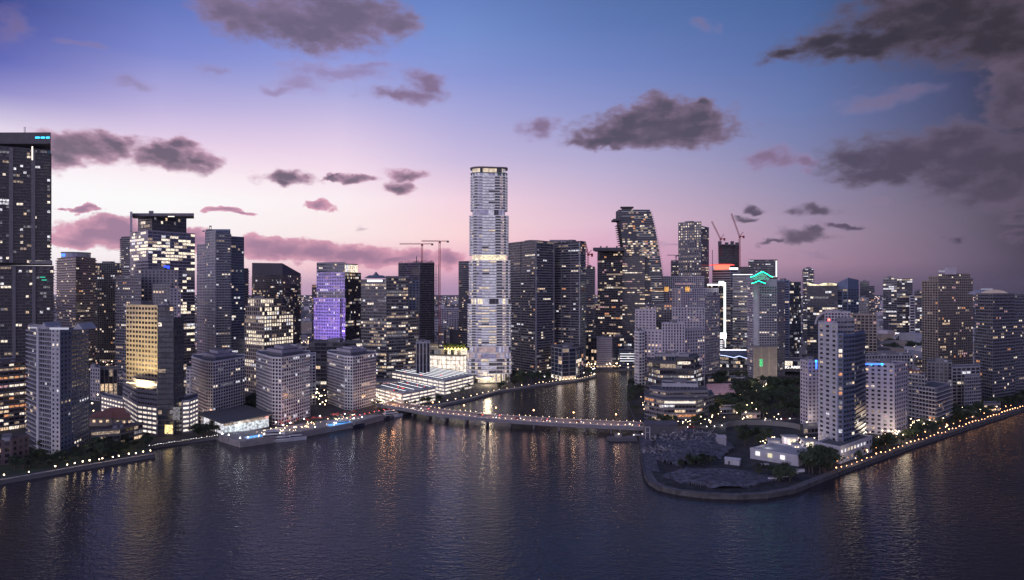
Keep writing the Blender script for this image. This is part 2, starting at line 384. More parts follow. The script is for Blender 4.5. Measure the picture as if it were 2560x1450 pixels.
def facade(root, wall, win, A, B, z0, z1, s, rnd, visible):
    dx, dy = B[0] - A[0], B[1] - A[1]; L = hypot(dx, dy)
    if L < 1.0: return
    ux, uy = dx / L, dy / L; nx, ny = uy, -ux; rz = atan2(uy, ux)
    nb = max(1, round(L / s['bw'])); bw = L / nb; nf = max(1, round((z1 - z0) / s['fh'])); fh = (z1 - z0) / nf
    wm = M[s['wall']] if isinstance(s['wall'], str) else s['wall']; gm = M[s.get('glass', 'glass')]
    p = s['p']; pw = s['pw']; sh = s['sh']
    if s.get('fins'): pass
    for i in range(nb + 1):
        t = i * bw
        ww = pw * (1.0 if 0 < i < nb else 0.6)
        t = min(max(t, ww / 2), L - ww / 2)
        wall.box((A[0] + ux * t + nx * p / 2, A[1] + uy * t + ny * p / 2, (z0 + z1) / 2), (ww, p, z1 - z0 - 0.04), wm, rz)
    for j in range(nf + 1):
        z = z0 + j * fh; zc = min(max(z, z0 + sh / 4), z1 - sh / 4)
        hh = sh if 0 < j < nf else sh / 2
        q = p - 0.04
        wall.box((A[0] + ux * L / 2 + nx * q / 2, A[1] + uy * L / 2 + ny * q / 2, zc), (L - 0.02, q, hh), wm, rz)
    ls = SETS[s['set']]
    prob = s['lit']
    for j in range(nf):
        k = rnd.random(); rp = prob * (0.35 if k < .4 else 1.0 if k < .8 else 2.1)
        if prob >= 1: rp = 1
        if s.get('litfn'): rp = s['litfn'](j / nf, rp)
        on = False; cur = None
        for i in range(nb):
            if cur is None or rnd.random() > s.get('run', 0.35): on = rnd.random() < rp; cur = pick(rnd, ls)
            m = cur if on else gm
            if not on and gm in (M['glass'], M['bglass']) and s['wall'] != 'white':
                q_ = rnd.random(); m = M['glass2'] if q_ < .06 else M['glass3'] if q_ < .26 else gm
            a, b = i * bw + 0.02, (i + 1) * bw - 0.02
            za, zb = z0 + j * fh + sh / 2, z0 + (j + 1) * fh - sh / 2
            if s.get('indiv') and visible and root['_n'] < 300:
                root['_n'] = root['_n'] + 1
                w_ = bw - pw; c = (a + b) / 2
                o = root['_ov']
                inst('window', window_mesh(w_, zb - za, m), (A[0] + ux * c + nx * 0.1 - o[0], A[1] + uy * c + ny * 0.1 - o[1], za - o[2]), root, rz)
            else:
                win.face([(A[0] + ux * a + nx * .05, A[1] + uy * a + ny * .05, za), (A[0] + ux * b + nx * .05, A[1] + uy * b + ny * .05, za),
                          (A[0] + ux * b + nx * .05, A[1] + uy * b + ny * .05, zb), (A[0] + ux * a + nx * .05, A[1] + uy * a + ny * .05, zb)], m)
    if s.get('fin'):
        pass
ALLB = []
def building(name, label, tiers, cat='building', depth=None, clutter=True, seed=None, group=None):
    """tiers: (front points in photograph pixels on the ground, top pixel, bottom pixel or None, style, overrides)"""
    rnd = random.Random(hash_str(label) if seed is None else seed)
    f0 = footprint(tiers[0][0], depth)
    cx = sum(p[0] for p in f0) / len(f0); cy = sum(p[1] for p in f0) / len(f0)
    root = thing(name, label, cat, (cx, cy, G), group)
    root['_ov'] = (cx, cy, G); root['_n'] = 0
    wall, win = MB(), MB(); res = []
    for T in tiers:
        pts, yt, yb, sty = T[:4]; ov = T[4] if len(T) > 4 else {}
        s = dict(STY[sty]); s.update(ov)
        fp = footprint(pts, ov.get('depth', depth)); d = min(p[1] for p in fp[:len(pts)])
        z1 = Zat(yt, d); z0 = G if yb is None else Zat(yb, d)
        rm = M[s.get('roofm', 'roof')]
        wm = M[s['wall']]
        nf = max(1, round((z1 - z0) / s['fh'])); fh = (z1 - z0) / nf
        if 'tops' in ov:
            tz = [Zat(y, fp[i][1]) for i, y in enumerate(ov['tops'][:len(pts)])]
            tz += [tz[0] + tz[2] - tz[1]] if len(pts) == 3 and len(fp) == 4 else [tz[-1], tz[0]]
            wall.prism(fp, z1 - 0.5, z1, wm, rm, tops=tz)
        wall.prism(fp, z0, z1, M['dark'] if s.get('slab') or s['wall'] in ('dark', 'brown') else wm, rm)
        for i in range(len(fp)):
            facade(root, wall, win, fp[i], fp[(i + 1) % len(fp)], z0, z1, s, rnd, i < len(pts) - 1)
        # parapet
        po, pi_ = offset(fp, s['p'] + 0.06), offset(fp, -0.35); ph = s.get('par', 1.0)
        if 'tops' not in ov:
            for i in range(len(fp)):
                j = (i + 1) % len(fp)
                wall.hexa([(po[i][0], po[i][1], z1 - .3), (po[j][0], po[j][1], z1 - .3), (pi_[j][0], pi_[j][1], z1 - .3), (pi_[i][0], pi_[i][1], z1 - .3),
                           (po[i][0], po[i][1], z1 + ph), (po[j][0], po[j][1], z1 + ph), (pi_[j][0], pi_[j][1], z1 + ph), (pi_[i][0], pi_[i][1], z1 + ph)], wm)
        if s.get('slab'):
            b = MB(); pr = s['slab']; sp = offset(fp, pr)
            b.prism(sp, 0, 0.4, M[s['slabm']], bottom=True)
            if s.get('railing', True):
                ri = offset(fp, pr - 0.1)
                for i in range(len(sp)):
                    j = (i + 1) % len(sp)
                    b.face([(ri[i][0], ri[i][1], .4), (ri[j][0], ri[j][1], .4), (ri[j][0], ri[j][1], 1.2), (ri[i][0], ri[i][1], 1.2)], M['rail'])
            me = b.mesh('balcony_slab', (cx, cy, 0))
            for j in range(1, nf): inst('balcony_slab', me, (0, 0, z0 + j * fh - G), root)
        for t in s.get('strips', ()):  # edge index, fraction along, width, material
            e, fr, w_, mm = t[:4]; A, B_ = fp[e], fp[e + 1]; L = hypot(B_[0] - A[0], B_[1] - A[1]); ux, uy = (B_[0] - A[0]) / L, (B_[1] - A[1]) / L; nx, ny = uy, -ux
            q = (s.get('slab', 0) or s['p']) + 0.25
            b = MB(); b.box((A[0] + ux * L * fr + nx * q / 2, A[1] + uy * L * fr + ny * q / 2, (z0 + z1) / 2), (w_, q, z1 - z0 - .1), M[mm], atan2(uy, ux)); b.build('pier', root)
        res.append(dict(fp=fp, z0=z0, z1=z1, d=d))
    wall.build('wall', root); w = win.build('windows', root, 'stuff')
    top = max(res, key=lambda r: r['z1']); fp = top['fp']; z = top['z1']
    if clutter:
        c = (sum(p[0] for p in fp) / len(fp), sum(p[1] for p in fp) / len(fp))
        A, B_ = fp[0], fp[1]; rz = atan2(B_[1] - A[1], B_[0] - A[0]); ext = min(hypot(fp[1][0] - fp[0][0], fp[1][1] - fp[0][1]), 40)
        b = MB(); sz = max(4, ext * .35); b.box((c[0], c[1], z + 1.8), (sz, max(4, sz * .7), 3.6), M['dgrey'], rz); b.build('penthouse', root)
        for k in range(rnd.randint(2, 4)):
            b = MB(); b.box((c[0] + rnd.uniform(-.8, .8) * sz, c[1] + rnd.uniform(-.8, .2) * sz, z + .9), (rnd.uniform(1.5, 3), rnd.uniform(1.5, 3), 1.8), M['lgrey'], rz); b.build('roof_unit', root)
    root['_top'] = z
    return root, res
def hash_str(s):
    h = 5381
    for ch in s: h = (h * 33 + ord(ch)) & 0xffffff
    return h
def part_box(root, name, c, d, m, rz=0.0):
    b = MB(); b.box(c, d, m, rz); return b.build(name, root)
def pbox(root, name, x0, x1, y0, y1, yb, depth, m):
    """a box part standing at the depth of ground pixel yb, spanning photograph x0..x1 and y0 (top)..y1"""
    d = DG(yb); z1, z0 = Zat(y0, d), Zat(y1, d)
    xa, xb = (x0 - 1280) / F * d, (x1 - 1280) / F * d; sh = (xb if x0 + x1 < 2560 else xa) / d * depth; b = MB()
    b.hexa([(xa, d, z0), (xb, d, z0), (xb + sh, d + depth, z0), (xa + sh, d + depth, z0), (xa, d, z1), (xb, d, z1), (xb + sh, d + depth, z1), (xa + sh, d + depth, z1)], m); return b.build(name, root)

# ================================================================== setting
def structure(o): o['kind'] = 'structure'; return o
def shore(pts): return [P(a, b, G) for a, b in pts]
MAIN_SHORE = [(-900, 1380), (-300, 1262), (0, 1203), (200, 1168), (388, 1136), (372, 1116), (450, 1104), (540, 1092), (560, 1100), (612, 1110), (760, 1082), (905, 1056), (1010, 1032),
              (1060, 1016), (1100, 1012), (1180, 996), (1250, 977), (1350, 962), (1440, 951), (1486, 942), (1492, 935), (1480, 928), (1500, 924), (1600, 922), (2100, 921), (2700, 921), (3300, 921)]
ISLAND_SHORE = [(1574, 944), (1568, 965), (1568, 1000), (1590, 1055), (1598, 1090), (1604, 1150), (1610, 1185), (1622, 1204), (1645, 1217), (1690, 1228), (1760, 1237), (1840, 1240), (1920, 1237), (1990, 1224),
                (2060, 1196), (2110, 1176), (2300, 1108), (2560, 1022), (2900, 940)]
def inside(pt, poly):
    x, y = pt; c = False; n = len(poly)
    for i in range(n):
        x1, y1 = poly[i]; x2, y2 = poly[(i + 1) % n]
        if (y1 > y) != (y2 > y) and x < (x2 - x1) * (y - y1) / (y2 - y1) + x1: c = not c
    return c
def land(name, poly, z, m, side):
    b = MB(); n = len(poly)
    for i in range(n):
        j = (i + 1) % n
        b.face([(poly[i][0], poly[i][1], -3), (poly[j][0], poly[j][1], -3), (poly[j][0], poly[j][1], z), (poly[i][0], poly[i][1], z)], side)
    b.face([(p[0], p[1], z) for p in poly], m)
    o = b.build(name); return structure(o)
main_poly = shore(MAIN_SHORE) + [(15000, 1000), (15000, 15000), (-15000, 15000), (-15000, 300)]
isl_poly = shore(ISLAND_SHORE) + [(1100, 905), (700, 890), (330, 880)]
gm = mat('city_ground', (0.055, 0.052, 0.058), 0.9, vary=0.4, vscale=0.03)
land('ground', main_poly, G, gm, M['conc'])
land('island_ground', isl_poly, G, mat('island_ground_cover', (0.03, 0.03, 0.034), 0.9, vary=0.7, vscale=0.2), mat('stained_concrete', (0.10, 0.095, 0.1), .9, vary=.4, vscale=.3))
# water
m = bpy.data.materials.new('bay_water'); m.use_nodes = True; t = m.node_tree; b = t.nodes['Principled BSDF']
b.inputs['Base Color'].default_value = (0.030, 0.026, 0.032, 1); b.inputs['Roughness'].default_value = 0.1; b.inputs['IOR'].default_value = 1.33
g = t.nodes.new('ShaderNodeNewGeometry')
def wn(scale, sy, det, rot):
    mp = t.nodes.new('ShaderNodeMapping'); mp.inputs['Rotation'].default_value = (0, 0, rot); mp.inputs['Scale'].default_value = (1, sy, 1)
    t.links.new(g.outputs['Position'], mp.inputs[0]); n = t.nodes.new('ShaderNodeTexNoise'); n.inputs['Scale'].default_value = scale; n.inputs['Detail'].default_value = det; n.inputs['Roughness'].default_value = 0.5
    t.links.new(mp.outputs[0], n.inputs['Vector']); return n.outputs['Fac']
a1 = wn(0.16, 2.2, 3, 0.35); a2 = wn(0.5, 1.6, 2, -0.2); a3 = wn(0.012, 1.5, 2, 0.5)
mm = t.nodes.new('ShaderNodeMath'); mm.operation = 'MULTIPLY_ADD'; t.links.new(a1, mm.inputs[0]); mm.inputs[1].default_value = 1.4; t.links.new(a2, mm.inputs[2])
bp = t.nodes.new('ShaderNodeBump'); bp.inputs['Distance'].default_value = 0.27; bp.inputs['Strength'].default_value = 1.0
st_ = t.nodes.new('ShaderNodeMapRange'); t.links.new(a3, st_.inputs['Value']); st_.inputs['From Min'].default_value = 0.3; st_.inputs['From Max'].default_value = 0.7; st_.inputs['To Min'].default_value = 0.6; st_.inputs['To Max'].default_value = 1.0
t.links.new(st_.outputs[0], bp.inputs['Strength']); t.links.new(mm.outputs[0], bp.inputs['Height']); t.links.new(bp.outputs[0], b.inputs['Normal'])
wb = MB(); wb.face([(-15000, -3000, 0), (15000, -3000, 0), (15000, 15000, 0), (-15000, 15000, 0)], m)
w = wb.build('water'); structure(w)

def walkway(name, pts, width, m, z=G + .05, h=0.0):
    b = MB(); q = [P(a, c) for a, c in pts]; n = len(q)
    inner = []
    for i in range(n):
        a_ = q[max(0, i - 1)]; c_ = q[min(n - 1, i + 1)]; dx, dy = c_[0] - a_[0], c_[1] - a_[1]; l = hypot(dx, dy)
        inner.append((q[i][0] - dy / l * width, q[i][1] + dx / l * width))
    for i in range(n - 1):
        b.face([(q[i][0], q[i][1], z), (q[i + 1][0], q[i + 1][1], z), (inner[i + 1][0], inner[i + 1][1], z), (inner[i][0], inner[i][1], z)], m)
    return structure(b.build(name)), q, inner
pave = mat('pale_paving', (0.30, 0.28, 0.27), 0.8, vary=0.25)
walkway('seawall_path', ISLAND_SHORE[3:-1], 5.0, mat('dull_paving', (0.12, 0.11, 0.12), 0.85, vary=0.4, vscale=.5))
walkway('seawall_path', MAIN_SHORE[1:5], 5.0, pave)
walkway('river_path', MAIN_SHORE[13:21], 5.0, pave)
# low wall on the island's edge
b = MB(); q = shore(ISLAND_SHORE[3:-1])
for i in range(len(q) - 1): b.bar((q[i][0], q[i][1], G + .3), (q[i + 1][0], q[i + 1][1], G + .3), 0.6, MATS['stained_concrete'])
tag(b.build('sea_wall'), 'grey concrete kerb wall curving round the tip of the dark point', 'wall')
b = MB(); q = shore(MAIN_SHORE[1:5])
for i in range(len(q) - 1): b.bar((q[i][0], q[i][1], G + .3), (q[i + 1][0], q[i + 1][1], G + .3), 0.6, M['conc'])
tag(b.build('sea_wall'), 'low concrete wall along the left shore under the warm lamps', 'wall')
# boardwalk bridge with string lights
BW = [(374, 1117), (450, 1105), (545, 1091)]
walkway('boardwalk', BW, 4, M['wood'], z=G + .12)
# sand flats of the empty plot
def sand_patch(name, pts, z, hgt, m, n=64):
    poly = [P(a, c) for a, c in pts]; xs = [p[0] for p in poly]; ys = [p[1] for p in poly]
    x0, x1, y0, y1 = min(xs), max(xs), min(ys), max(ys); r = random.Random(hash_str(name + str(pts[0])))
    bumps = [(r.uniform(x0, x1), r.uniform(y0, y1), r.uniform(3, 14), r.uniform(.2, 1) * hgt) for _ in range(22)]
    b = MB(); vi = {}
    def vert(i, j):
        if (i, j) not in vi:
            x = x0 + (x1 - x0) * i / n; y = y0 + (y1 - y0) * j / n; ed = 0
            if inside((x, y), poly): ed = 1
            k = min(1, min(hypot(x - p[0], y - p[1]) for p in poly) / 5)
            hh = sum(q[3] * math.exp(-((x - q[0]) ** 2 + (y - q[1]) ** 2) / q[2] ** 2) for q in bumps) * .5
            vi[(i, j)] = len(b.v); b.v.append((x, y, z + ed * k * (hh + r.uniform(0, .18 * hgt)) - (0 if ed else .5)))
        return vi[(i, j)]
    for i in range(n):
        for j in range(n):
            c = (x0 + (x1 - x0) * (i + .5) / n, y0 + (y1 - y0) * (j + .5) / n)
            if inside(c, poly):
                b.f.append((vert(i, j), vert(i + 1, j), vert(i + 1, j + 1), vert(i, j + 1))); b.m.append(b.mi(m))
    return structure(b.build(name))
sand_patch('sand_flat', [(1650, 1190), (1700, 1208), (1780, 1222), (1870, 1222), (1960, 1198), (1880, 1180), (1740, 1172)], G + .2, 2.0, M['sand'])
sand_patch('sand_mound', [(1630, 1150), (1640, 1090), (1700, 1070), (1790, 1085), (1840, 1120), (1800, 1150), (1690, 1165)], G + .2, 4.5, M['sand'])
sand_patch('sand_strip', [(1612, 1180), (1600, 1090), (1622, 1082), (1650, 1180)], G + .15, .3, M['sand'], 40)
lawn = MB(); lawn.face([(p[0], p[1], G + .03) for p in [P(0, 1195), P(200, 1160), P(370, 1130), P(370, 1100), P(0, 1130), P(-300, 1180)]], M['grass'])
structure(lawn.build('lawn'))

# debris pile
for (pa, pb, n, lab) in (((1690, 1100), 15, 330, 'heap of broken concrete and bent steel behind the seawall strip'), ((1650, 1130), 10, 190, 'smaller tangle of demolition scrap nearer the point'), ((1760, 1090), 10, 130, 'low scatter of rubble right of the big scrap heap')):
    c = P(*pa); r = random.Random(pa[0]); b = MB()
    for _ in range(n):
        a = r.uniform(0, 2 * pi); q = pb * sqrt(r.random()); x, y = c[0] + q * cos(a) * 1.3, c[1] + q * sin(a) * 1.1
        z = G + max(.2, (1 - q / pb) * pb * .5) * r.random(); d = Vector((r.uniform(-1, 1), r.uniform(-1, 1), r.uniform(-.5, .6))).normalized() * r.uniform(.8, 3.5)
        b.bar((x, y, z), (x + d.x, y + d.y, z + d.z), r.uniform(.2, .9), M[r.choice(['conc', 'dgrey', 'dgrey', 'dark', 'grey'])])
    o = b.build('rubble_pile'); tag(o, lab, 'rubble pile'); o['kind'] = 'stuff'

# ================================================================== lamps, trees
def lamp_proto(name, h, r, gm_, label, cat, pole=True):
    t_ = thing(name, label, cat, (0, 0, -50))
    c = []
    b = MB(); b.cone((0, 0), .14, .08, 0, h, 5, M['black']); c.append(b.build('pole', None)); c[-1].location = (0, 0, 0); c[-1].parent = t_
    b = MB(); b.ball((0, 0, 0), r, gm_, 6); o = b.build('lamp_head', None); o.parent = t_; o.location = (0, 0, h); c.append(o)
    CHILDREN[t_.name] = c; return t_
class Row:
    def __init__(s, name, h, r, gm_, label, group):
        s.p = lamp_proto(name, h, r, gm_, label, 'lamp'); s.p['group'] = group; s.used = False
    def put(s, x, y, z):
        if not s.used: s.p.location = (x, y, z); s.used = True
        else: k_ = R.uniform(.55, 1.2); copy_tree(s.p, (x, y, z), scale=(k_, k_, k_ if k_ < 1 else 1))
def along(q, step, inset=0.0, jit=0.0, rnd=R):
    out = []; carry = 0
    for i in range(len(q) - 1):
        dx, dy = q[i + 1][0] - q[i][0], q[i + 1][1] - q[i][1]; l = hypot(dx, dy)
        if l < 1e-6: continue
        t_ = carry
        while t_ < l:
            out.append((q[i][0] + dx * t_ / l - dy / l * inset + rnd.uniform(-jit, jit), q[i][1] + dy * t_ / l + dx / l * inset + rnd.uniform(-jit, jit))); t_ += step
        carry = t_ - l
    return out
row = Row('path_lamp', 2.6, .34, G_ORANGE, 'small warm lamp standing along the right hand island seawall', 'lamps along the island seawall')
for x, y in along(shore([(2095, 1182), (2110, 1176), (2300, 1108), (2560, 1022), (2640, 1000)]), 7.0, 1.0): row.put(x, y, G)
for x, y in along(shore([(2095, 1176), (2300, 1104), (2560, 1018)]), 14, 7.0): row.put(x, y, G)
row = Row('path_lamp', 2.2, .42, G_WARM, 'warm lamp beside the left shore path at the water edge', 'lamps along the left shore')
for px in (10, 72, 138, 168, 187, 207, 224, 248, 256, 282, 297, 322, 340, 358, 376):
    yy = 1203 - (px) * 0.174; x, y = P(px, yy - 3); row.put(x, y, G)
row = Row('string_light', 0.9, .13, G_WHITE, 'small white light on the boardwalk rail left of the pool deck', 'string lights on the boardwalk')
for x, y in along([P(*p) for p in BW], 1.9, .3): row.put(x, y, G)
row = Row('path_lamp', 2.4, .3, G_WARM, 'small lamp on the river path below the dark twin towers', 'lamps along the river path')
for x, y in along(shore([(1100, 1012), (1180, 996), (1250, 977), (1350, 962)]), 12, 1.0): row.put(x, y, G)
for x, y in along(shore([(1350, 962), (1440, 951), (1486, 942), (1490, 936)]), 5.5, 1.0, .3): row.put(x, y, G)

# tree crowns: leaf clumps through several lobes
def crown_mesh(seed, h, w, n, m):
    r = random.Random(seed); b = MB(); lobes = [(r.uniform(-.5, .5) * w, r.uniform(-.5, .5) * w, h * r.uniform(.5, .85), r.uniform(.25, .5) * w) for _ in range(7)]
    for _ in range(n):
        c = r.choice(lobes); d = Vector((r.gauss(0, 1), r.gauss(0, 1), r.gauss(0, .8))).normalized() * c[3] * r.random() ** .4
        p = Vector((c[0], c[1], c[2])) + d; s_ = r.uniform(.35, .8)
        u = Vector((r.gauss(0, 1), r.gauss(0, 1), r.gauss(0, 1))).normalized(); v = u.orthogonal().normalized()
        b.face([tuple(p - u * s_), tuple(p + v * s_ * .6), tuple(p + u * s_), tuple(p - v * s_ * .6)], m)
    return b.mesh('crown')
def trunk_mesh(seed, h):
    r = random.Random(seed); b = MB(); b.cone((0, 0), .4, .22, 0, h * .5, 6, M['bark'])
    for k in range(5):
        a = k * 1.3; b.bar((0, 0, h * .42), (cos(a) * h * .25, sin(a) * h * .25, h * .7), .25, M['bark'], .08)
    return b.mesh('trunk')
CR = [crown_mesh(i, 9, 5.5, 330, M['leaf']) for i in range(5)]; TRK = [trunk_mesh(i, 9) for i in range(2)]
def palm_meshes():
    b = MB(); b.cone((0, 0), .28, .16, 0, 9, 6, M['bark']); tr = b.mesh('trunk'); out = []
    for sd in range(2):
        r = random.Random(sd); b = MB()
        for k in range(13):
            a = 2 * pi * k / 13 + r.uniform(-.2, .2); pr = None; up = r.uniform(.2, 1.0)
            for j in range(5):
                t_ = j / 4; rr = 3.0 * t_; zz = 9 + up * 1.6 * t_ - 2.6 * t_ * t_; wdt = .42 * (1 - abs(t_ - .4))
                q = ((rr * cos(a) - sin(a) * wdt, rr * sin(a) + cos(a) * wdt, zz), (rr * cos(a) + sin(a) * wdt, rr * sin(a) - cos(a) * wdt, zz - .1))
                if pr: b.face([pr[0], q[0], q[1], pr[1]], M['leaf2'])
                pr = q
        out.append(b.mesh('fronds'))
    return tr, out
PT, PF = palm_meshes()
def tree(x, y, s, label, group, z=G):
    t_ = thing('tree', label, 'tree', (x, y, z), group); t_.scale = (s, s, s * R.uniform(.85, 1.15)); t_.rotation_euler = (0, 0, R.uniform(0, 6))
    inst('trunk', R.choice(TRK), (0, 0, 0), t_); inst('crown', R.choice(CR), (0, 0, 0), t_)
def palm(x, y, s, label, group, z=G):
    t_ = thing('palm_tree', label, 'palm tree', (x, y, z), group); t_.scale = (s, s, s); t_.rotation_euler = (0, 0, R.uniform(0, 6))
    inst('trunk', PT, (0, 0, 0), t_); inst('fronds', R.choice(PF), (0, 0, 0), t_)
def tree_mass(poly, n, name, label, smin=.8, smax=1.3):
    q = [P(a, c) for a, c in poly]; xs = [p[0] for p in q]; ys = [p[1] for p in q]; k = 0; b = MB(); lm = b.mi(M['leaf'])
    while k < n:
        x, y = R.uniform(min(xs), max(xs)), R.uniform(min(ys), max(ys))
        if not inside((x, y), q): continue
        k += 1; s_ = R.uniform(smin, smax); me = R.choice(CR); o = len(b.v); a = R.uniform(0, 6); ca, sa = cos(a) * s_, sin(a) * s_
        b.v.extend((x + v.co.x * ca - v.co.y * sa, y + v.co.x * sa + v.co.y * ca, G + v.co.z * s_) for v in me.vertices)
        for f in me.polygons: b.f.append(tuple(o + i for i in f.vertices)); b.m.append(lm)
        b.bar((x, y, G), (x, y, G + 5 * s_), .6 * s_, M['bark'])
    o = b.build(name); o['kind'] = 'stuff'; o['label'] = label
def grove(poly, n, label, group, smin=.8, smax=1.3, fn=tree):
    q = [P(a, c) for a, c in poly]; xs = [p[0] for p in q]; ys = [p[1] for p in q]; k = 0; tries = 0
    while k < n and tries < n * 40:
        tries += 1; p = (R.uniform(min(xs), max(xs)), R.uniform(min(ys), max(ys)))
        if inside(p, q): fn(p[0], p[1], R.uniform(smin, smax), label, group); k += 1
grove([(1760, 1045), (1810, 1000), (1850, 965), (1900, 960), (2000, 965), (2005, 1045), (1900, 1048)], 46, 'dark broad tree in the park left of the tall island tower', 'trees in the island park', .9, 1.5)
grove([(1780, 945), (1870, 948), (1870, 975), (1790, 965)], 22, 'dark tree by the channel in front of the green roofed hotel', 'trees before the green roofed hotel')
grove([(1568, 965), (1600, 975), (1612, 1030), (1600, 1050), (1575, 1020)], 12, 'dark tree on the river bank right of the water', 'trees on the right river bank', .8, 1.2)
grove([(1620, 1062), (1780, 1045), (1790, 1058), (1640, 1075)], 12, 'dark tree between the terraced glass block and the bridge road', 'trees along the bridge road', .7, 1.1)
grove([(1800, 1105), (1850, 1085), (1950, 1090), (1900, 1120), (1830, 1125)], 13, 'dark tree beside the empty sandy plot', 'trees beside the empty plot', .7, 1.1)
grove([(1690, 1160), (1790, 1150), (1785, 1165), (1700, 1172)], 18, 'scrubby dark tree on the sandy point', 'scrub trees on the point', .4, .7)
grove([(1880, 1175), (1960, 1180), (2000, 1205), (1900, 1215)], 16, 'dark tree at the tip of the point near the pale huts', 'trees at the tip of the point', .5, .9)
grove([(2010, 1165), (2075, 1160), (2085, 1180), (2030, 1192)], 14, 'tall dark tree beside the white pavilion at the seawall', 'trees beside the white pavilion', 1.0, 1.4)
grove([(2150, 1130), (2290, 1080), (2300, 1092), (2130, 1155)], 18, 'dark tree along the island promenade under the pale towers', 'trees along the island promenade', .6, 1.0)
grove([(2300, 1080), (2560, 990), (2560, 1008), (2310, 1095)], 16, 'dark tree along the far island promenade at right', 'trees along the far promenade', .7, 1.1)
grove([(2370, 1040), (2480, 1005), (2500, 1020), (2390, 1060)], 12, 'dark tree in the gap below the far right tower', 'trees below the far right tower', .9, 1.3)
grove([(1205, 972), (1260, 960), (1300, 955), (1330, 958), (1240, 975)], 16, 'green tree at the foot of the tall bright tower', 'trees at the foot of the bright tower', .5, .9)
grove([(1270, 950), (1370, 945), (1370, 955), (1290, 962)], 14, 'dark tree on the river bank below the dark twin towers', 'trees below the dark twin towers', .9, 1.4)
grove([(1370, 948), (1480, 934), (1480, 938), (1380, 954)], 10, 'small dark tree on the lit river terrace', 'trees on the lit river terrace', .5, .9)
grove([(1000, 1022), (1095, 1008), (1120, 1000), (1060, 1005)], 12, 'dark tree on the grassy bank beside the bridge ramp', 'trees beside the bridge ramp', .5, .8)
grove([(1115, 996), (1180, 985), (1185, 992), (1125, 1005)], 9, 'tall palm in front of the lit parking deck', 'palms before the parking deck', .9, 1.3, palm)
grove([(925, 1020), (1010, 1010), (1010, 1018), (930, 1026)], 12, 'small palm in the orange light at the bridge end', 'palms at the bridge end', .5, .8, palm)
grove([(240, 1120), (370, 1100), (372, 1128), (200, 1160)], 22, 'dark tree on the left shore beside the low lit house', 'trees on the left shore', .6, 1.1)
grove([(-40, 1120), (70, 1100), (130, 1150), (100, 1165), (-40, 1190)], 18, 'dark tree at the foot of the slate blue tower', 'trees at the foot of the slate blue tower', .6, 1.1)
grove([(470, 1086), (540, 1075), (545, 1088), (480, 1098)], 16, 'dark tree behind the lit boardwalk', 'trees behind the boardwalk', .6, 1.0)
grove([(620, 1015), (645, 1012), (645, 1030), (620, 1035)], 8, 'dark tree between the two nearest white towers', 'trees between the white towers', 1.0, 1.4)
grove([(700, 1072), (860, 1045), (900, 1048), (760, 1075)], 20, 'small palm on the lit pool terrace', 'palms on the pool terrace', .4, .7, palm)
grove([(1940, 1110), (2040, 1130), (2160, 1135), (2080, 1160)], 20, 'small palm round the white pavilion terrace', 'palms round the white pavilion', .5, .8, palm)
grove([(2190, 872), (2300, 850), (2300, 880), (2200, 905)], 8, 'dark tree in the distant park beyond the island', 'trees in the distant park', 1.3, 2.0)
grove([(2270, 1075), (2370, 1045), (2370, 1055), (2280, 1085)], 12, 'small palm by the bright pool below the terraced flats', 'palms below the terraced flats', .5, .8, palm)

tree_mass([(1760, 1045), (1810, 1000), (1850, 965), (1900, 960), (2000, 965), (2005, 1045), (1900, 1048)], 90, 'park_woodland', 'dark closed canopy of the island park', .9, 1.4)
tree_mass([(2190, 872), (2300, 850), (2300, 880), (2200, 905)], 90, 'distant_woodland', 'dark distant park canopy beyond the island', 1.3, 2.0)
tree_mass([(2300, 1080), (2560, 990), (2600, 985), (2560, 1010), (2310, 1095)], 60, 'promenade_shrubs', 'dark shrubbery behind the far promenade', .5, .8)
tree_mass([(2150, 1130), (2290, 1080), (2300, 1092), (2130, 1155)], 40, 'promenade_shrubs', 'dark shrubbery behind the near promenade', .4, .7)
tree_mass([(240, 1120), (370, 1100), (372, 1128), (200, 1160), (-40, 1190), (-40, 1150)], 60, 'shore_shrubs', 'dark shrubbery on the left shore', .4, .8)
# ================================================================== bridge
BR = [(940, 1010), (985, 1017), (1060, 1031), (1180, 1044), (1300, 1053), (1400, 1059), (1500, 1064), (1612, 1069)]
BZ = 6.2
def PB(px, py): return P(px, py, BZ)
near = [PB(a, c) for a, c in BR]
br = thing('road_bridge', 'long low concrete road bridge crossing the water to the island', 'bridge', (near[3][0], near[3][1], 0))
WID = 19.0
def inward(q, w_):
    o = []
    for i in range(len(q)):
        a_ = q[max(0, i - 1)]; c_ = q[min(len(q) - 1, i + 1)]; dx, dy = c_[0] - a_[0], c_[1] - a_[1]; l = hypot(dx, dy); o.append((q[i][0] - dy / l * w_, q[i][1] + dx / l * w_))
    return o
far_ = inward(near, WID)
b = MB()
for i in range(len(near) - 1):
    p = [near[i], near[i + 1], far_[i + 1], far_[i]]
    b.hexa([(x, y, BZ - 2.4) for x, y in p] + [(x, y, BZ) for x, y in p], M['dgrey'])
b.build('deck', br)
b = MB(); n1, f1 = inward(near, 1.6), inward(near, WID - 1.6)
road_m = mat('worn_pale_asphalt', (0.20, 0.17, 0.17), 0.7)
for i in range(len(near) - 1): b.face([(n1[i][0], n1[i][1], BZ + .01), (n1[i + 1][0], n1[i + 1][1], BZ + .01), (f1[i + 1][0], f1[i + 1][1], BZ + .01), (f1[i][0], f1[i][1], BZ + .01)], road_m)
b.build('roadway', br)
b = MB()
for k in (WID / 2 - .15, WID / 2 + .15):
    q = inward(near, k)
    for i in range(len(q) - 1): b.bar((q[i][0], q[i][1], BZ + .02), (q[i + 1][0], q[i + 1][1], BZ + .02), .12, M['paint'])
b.build('centre_line', br)
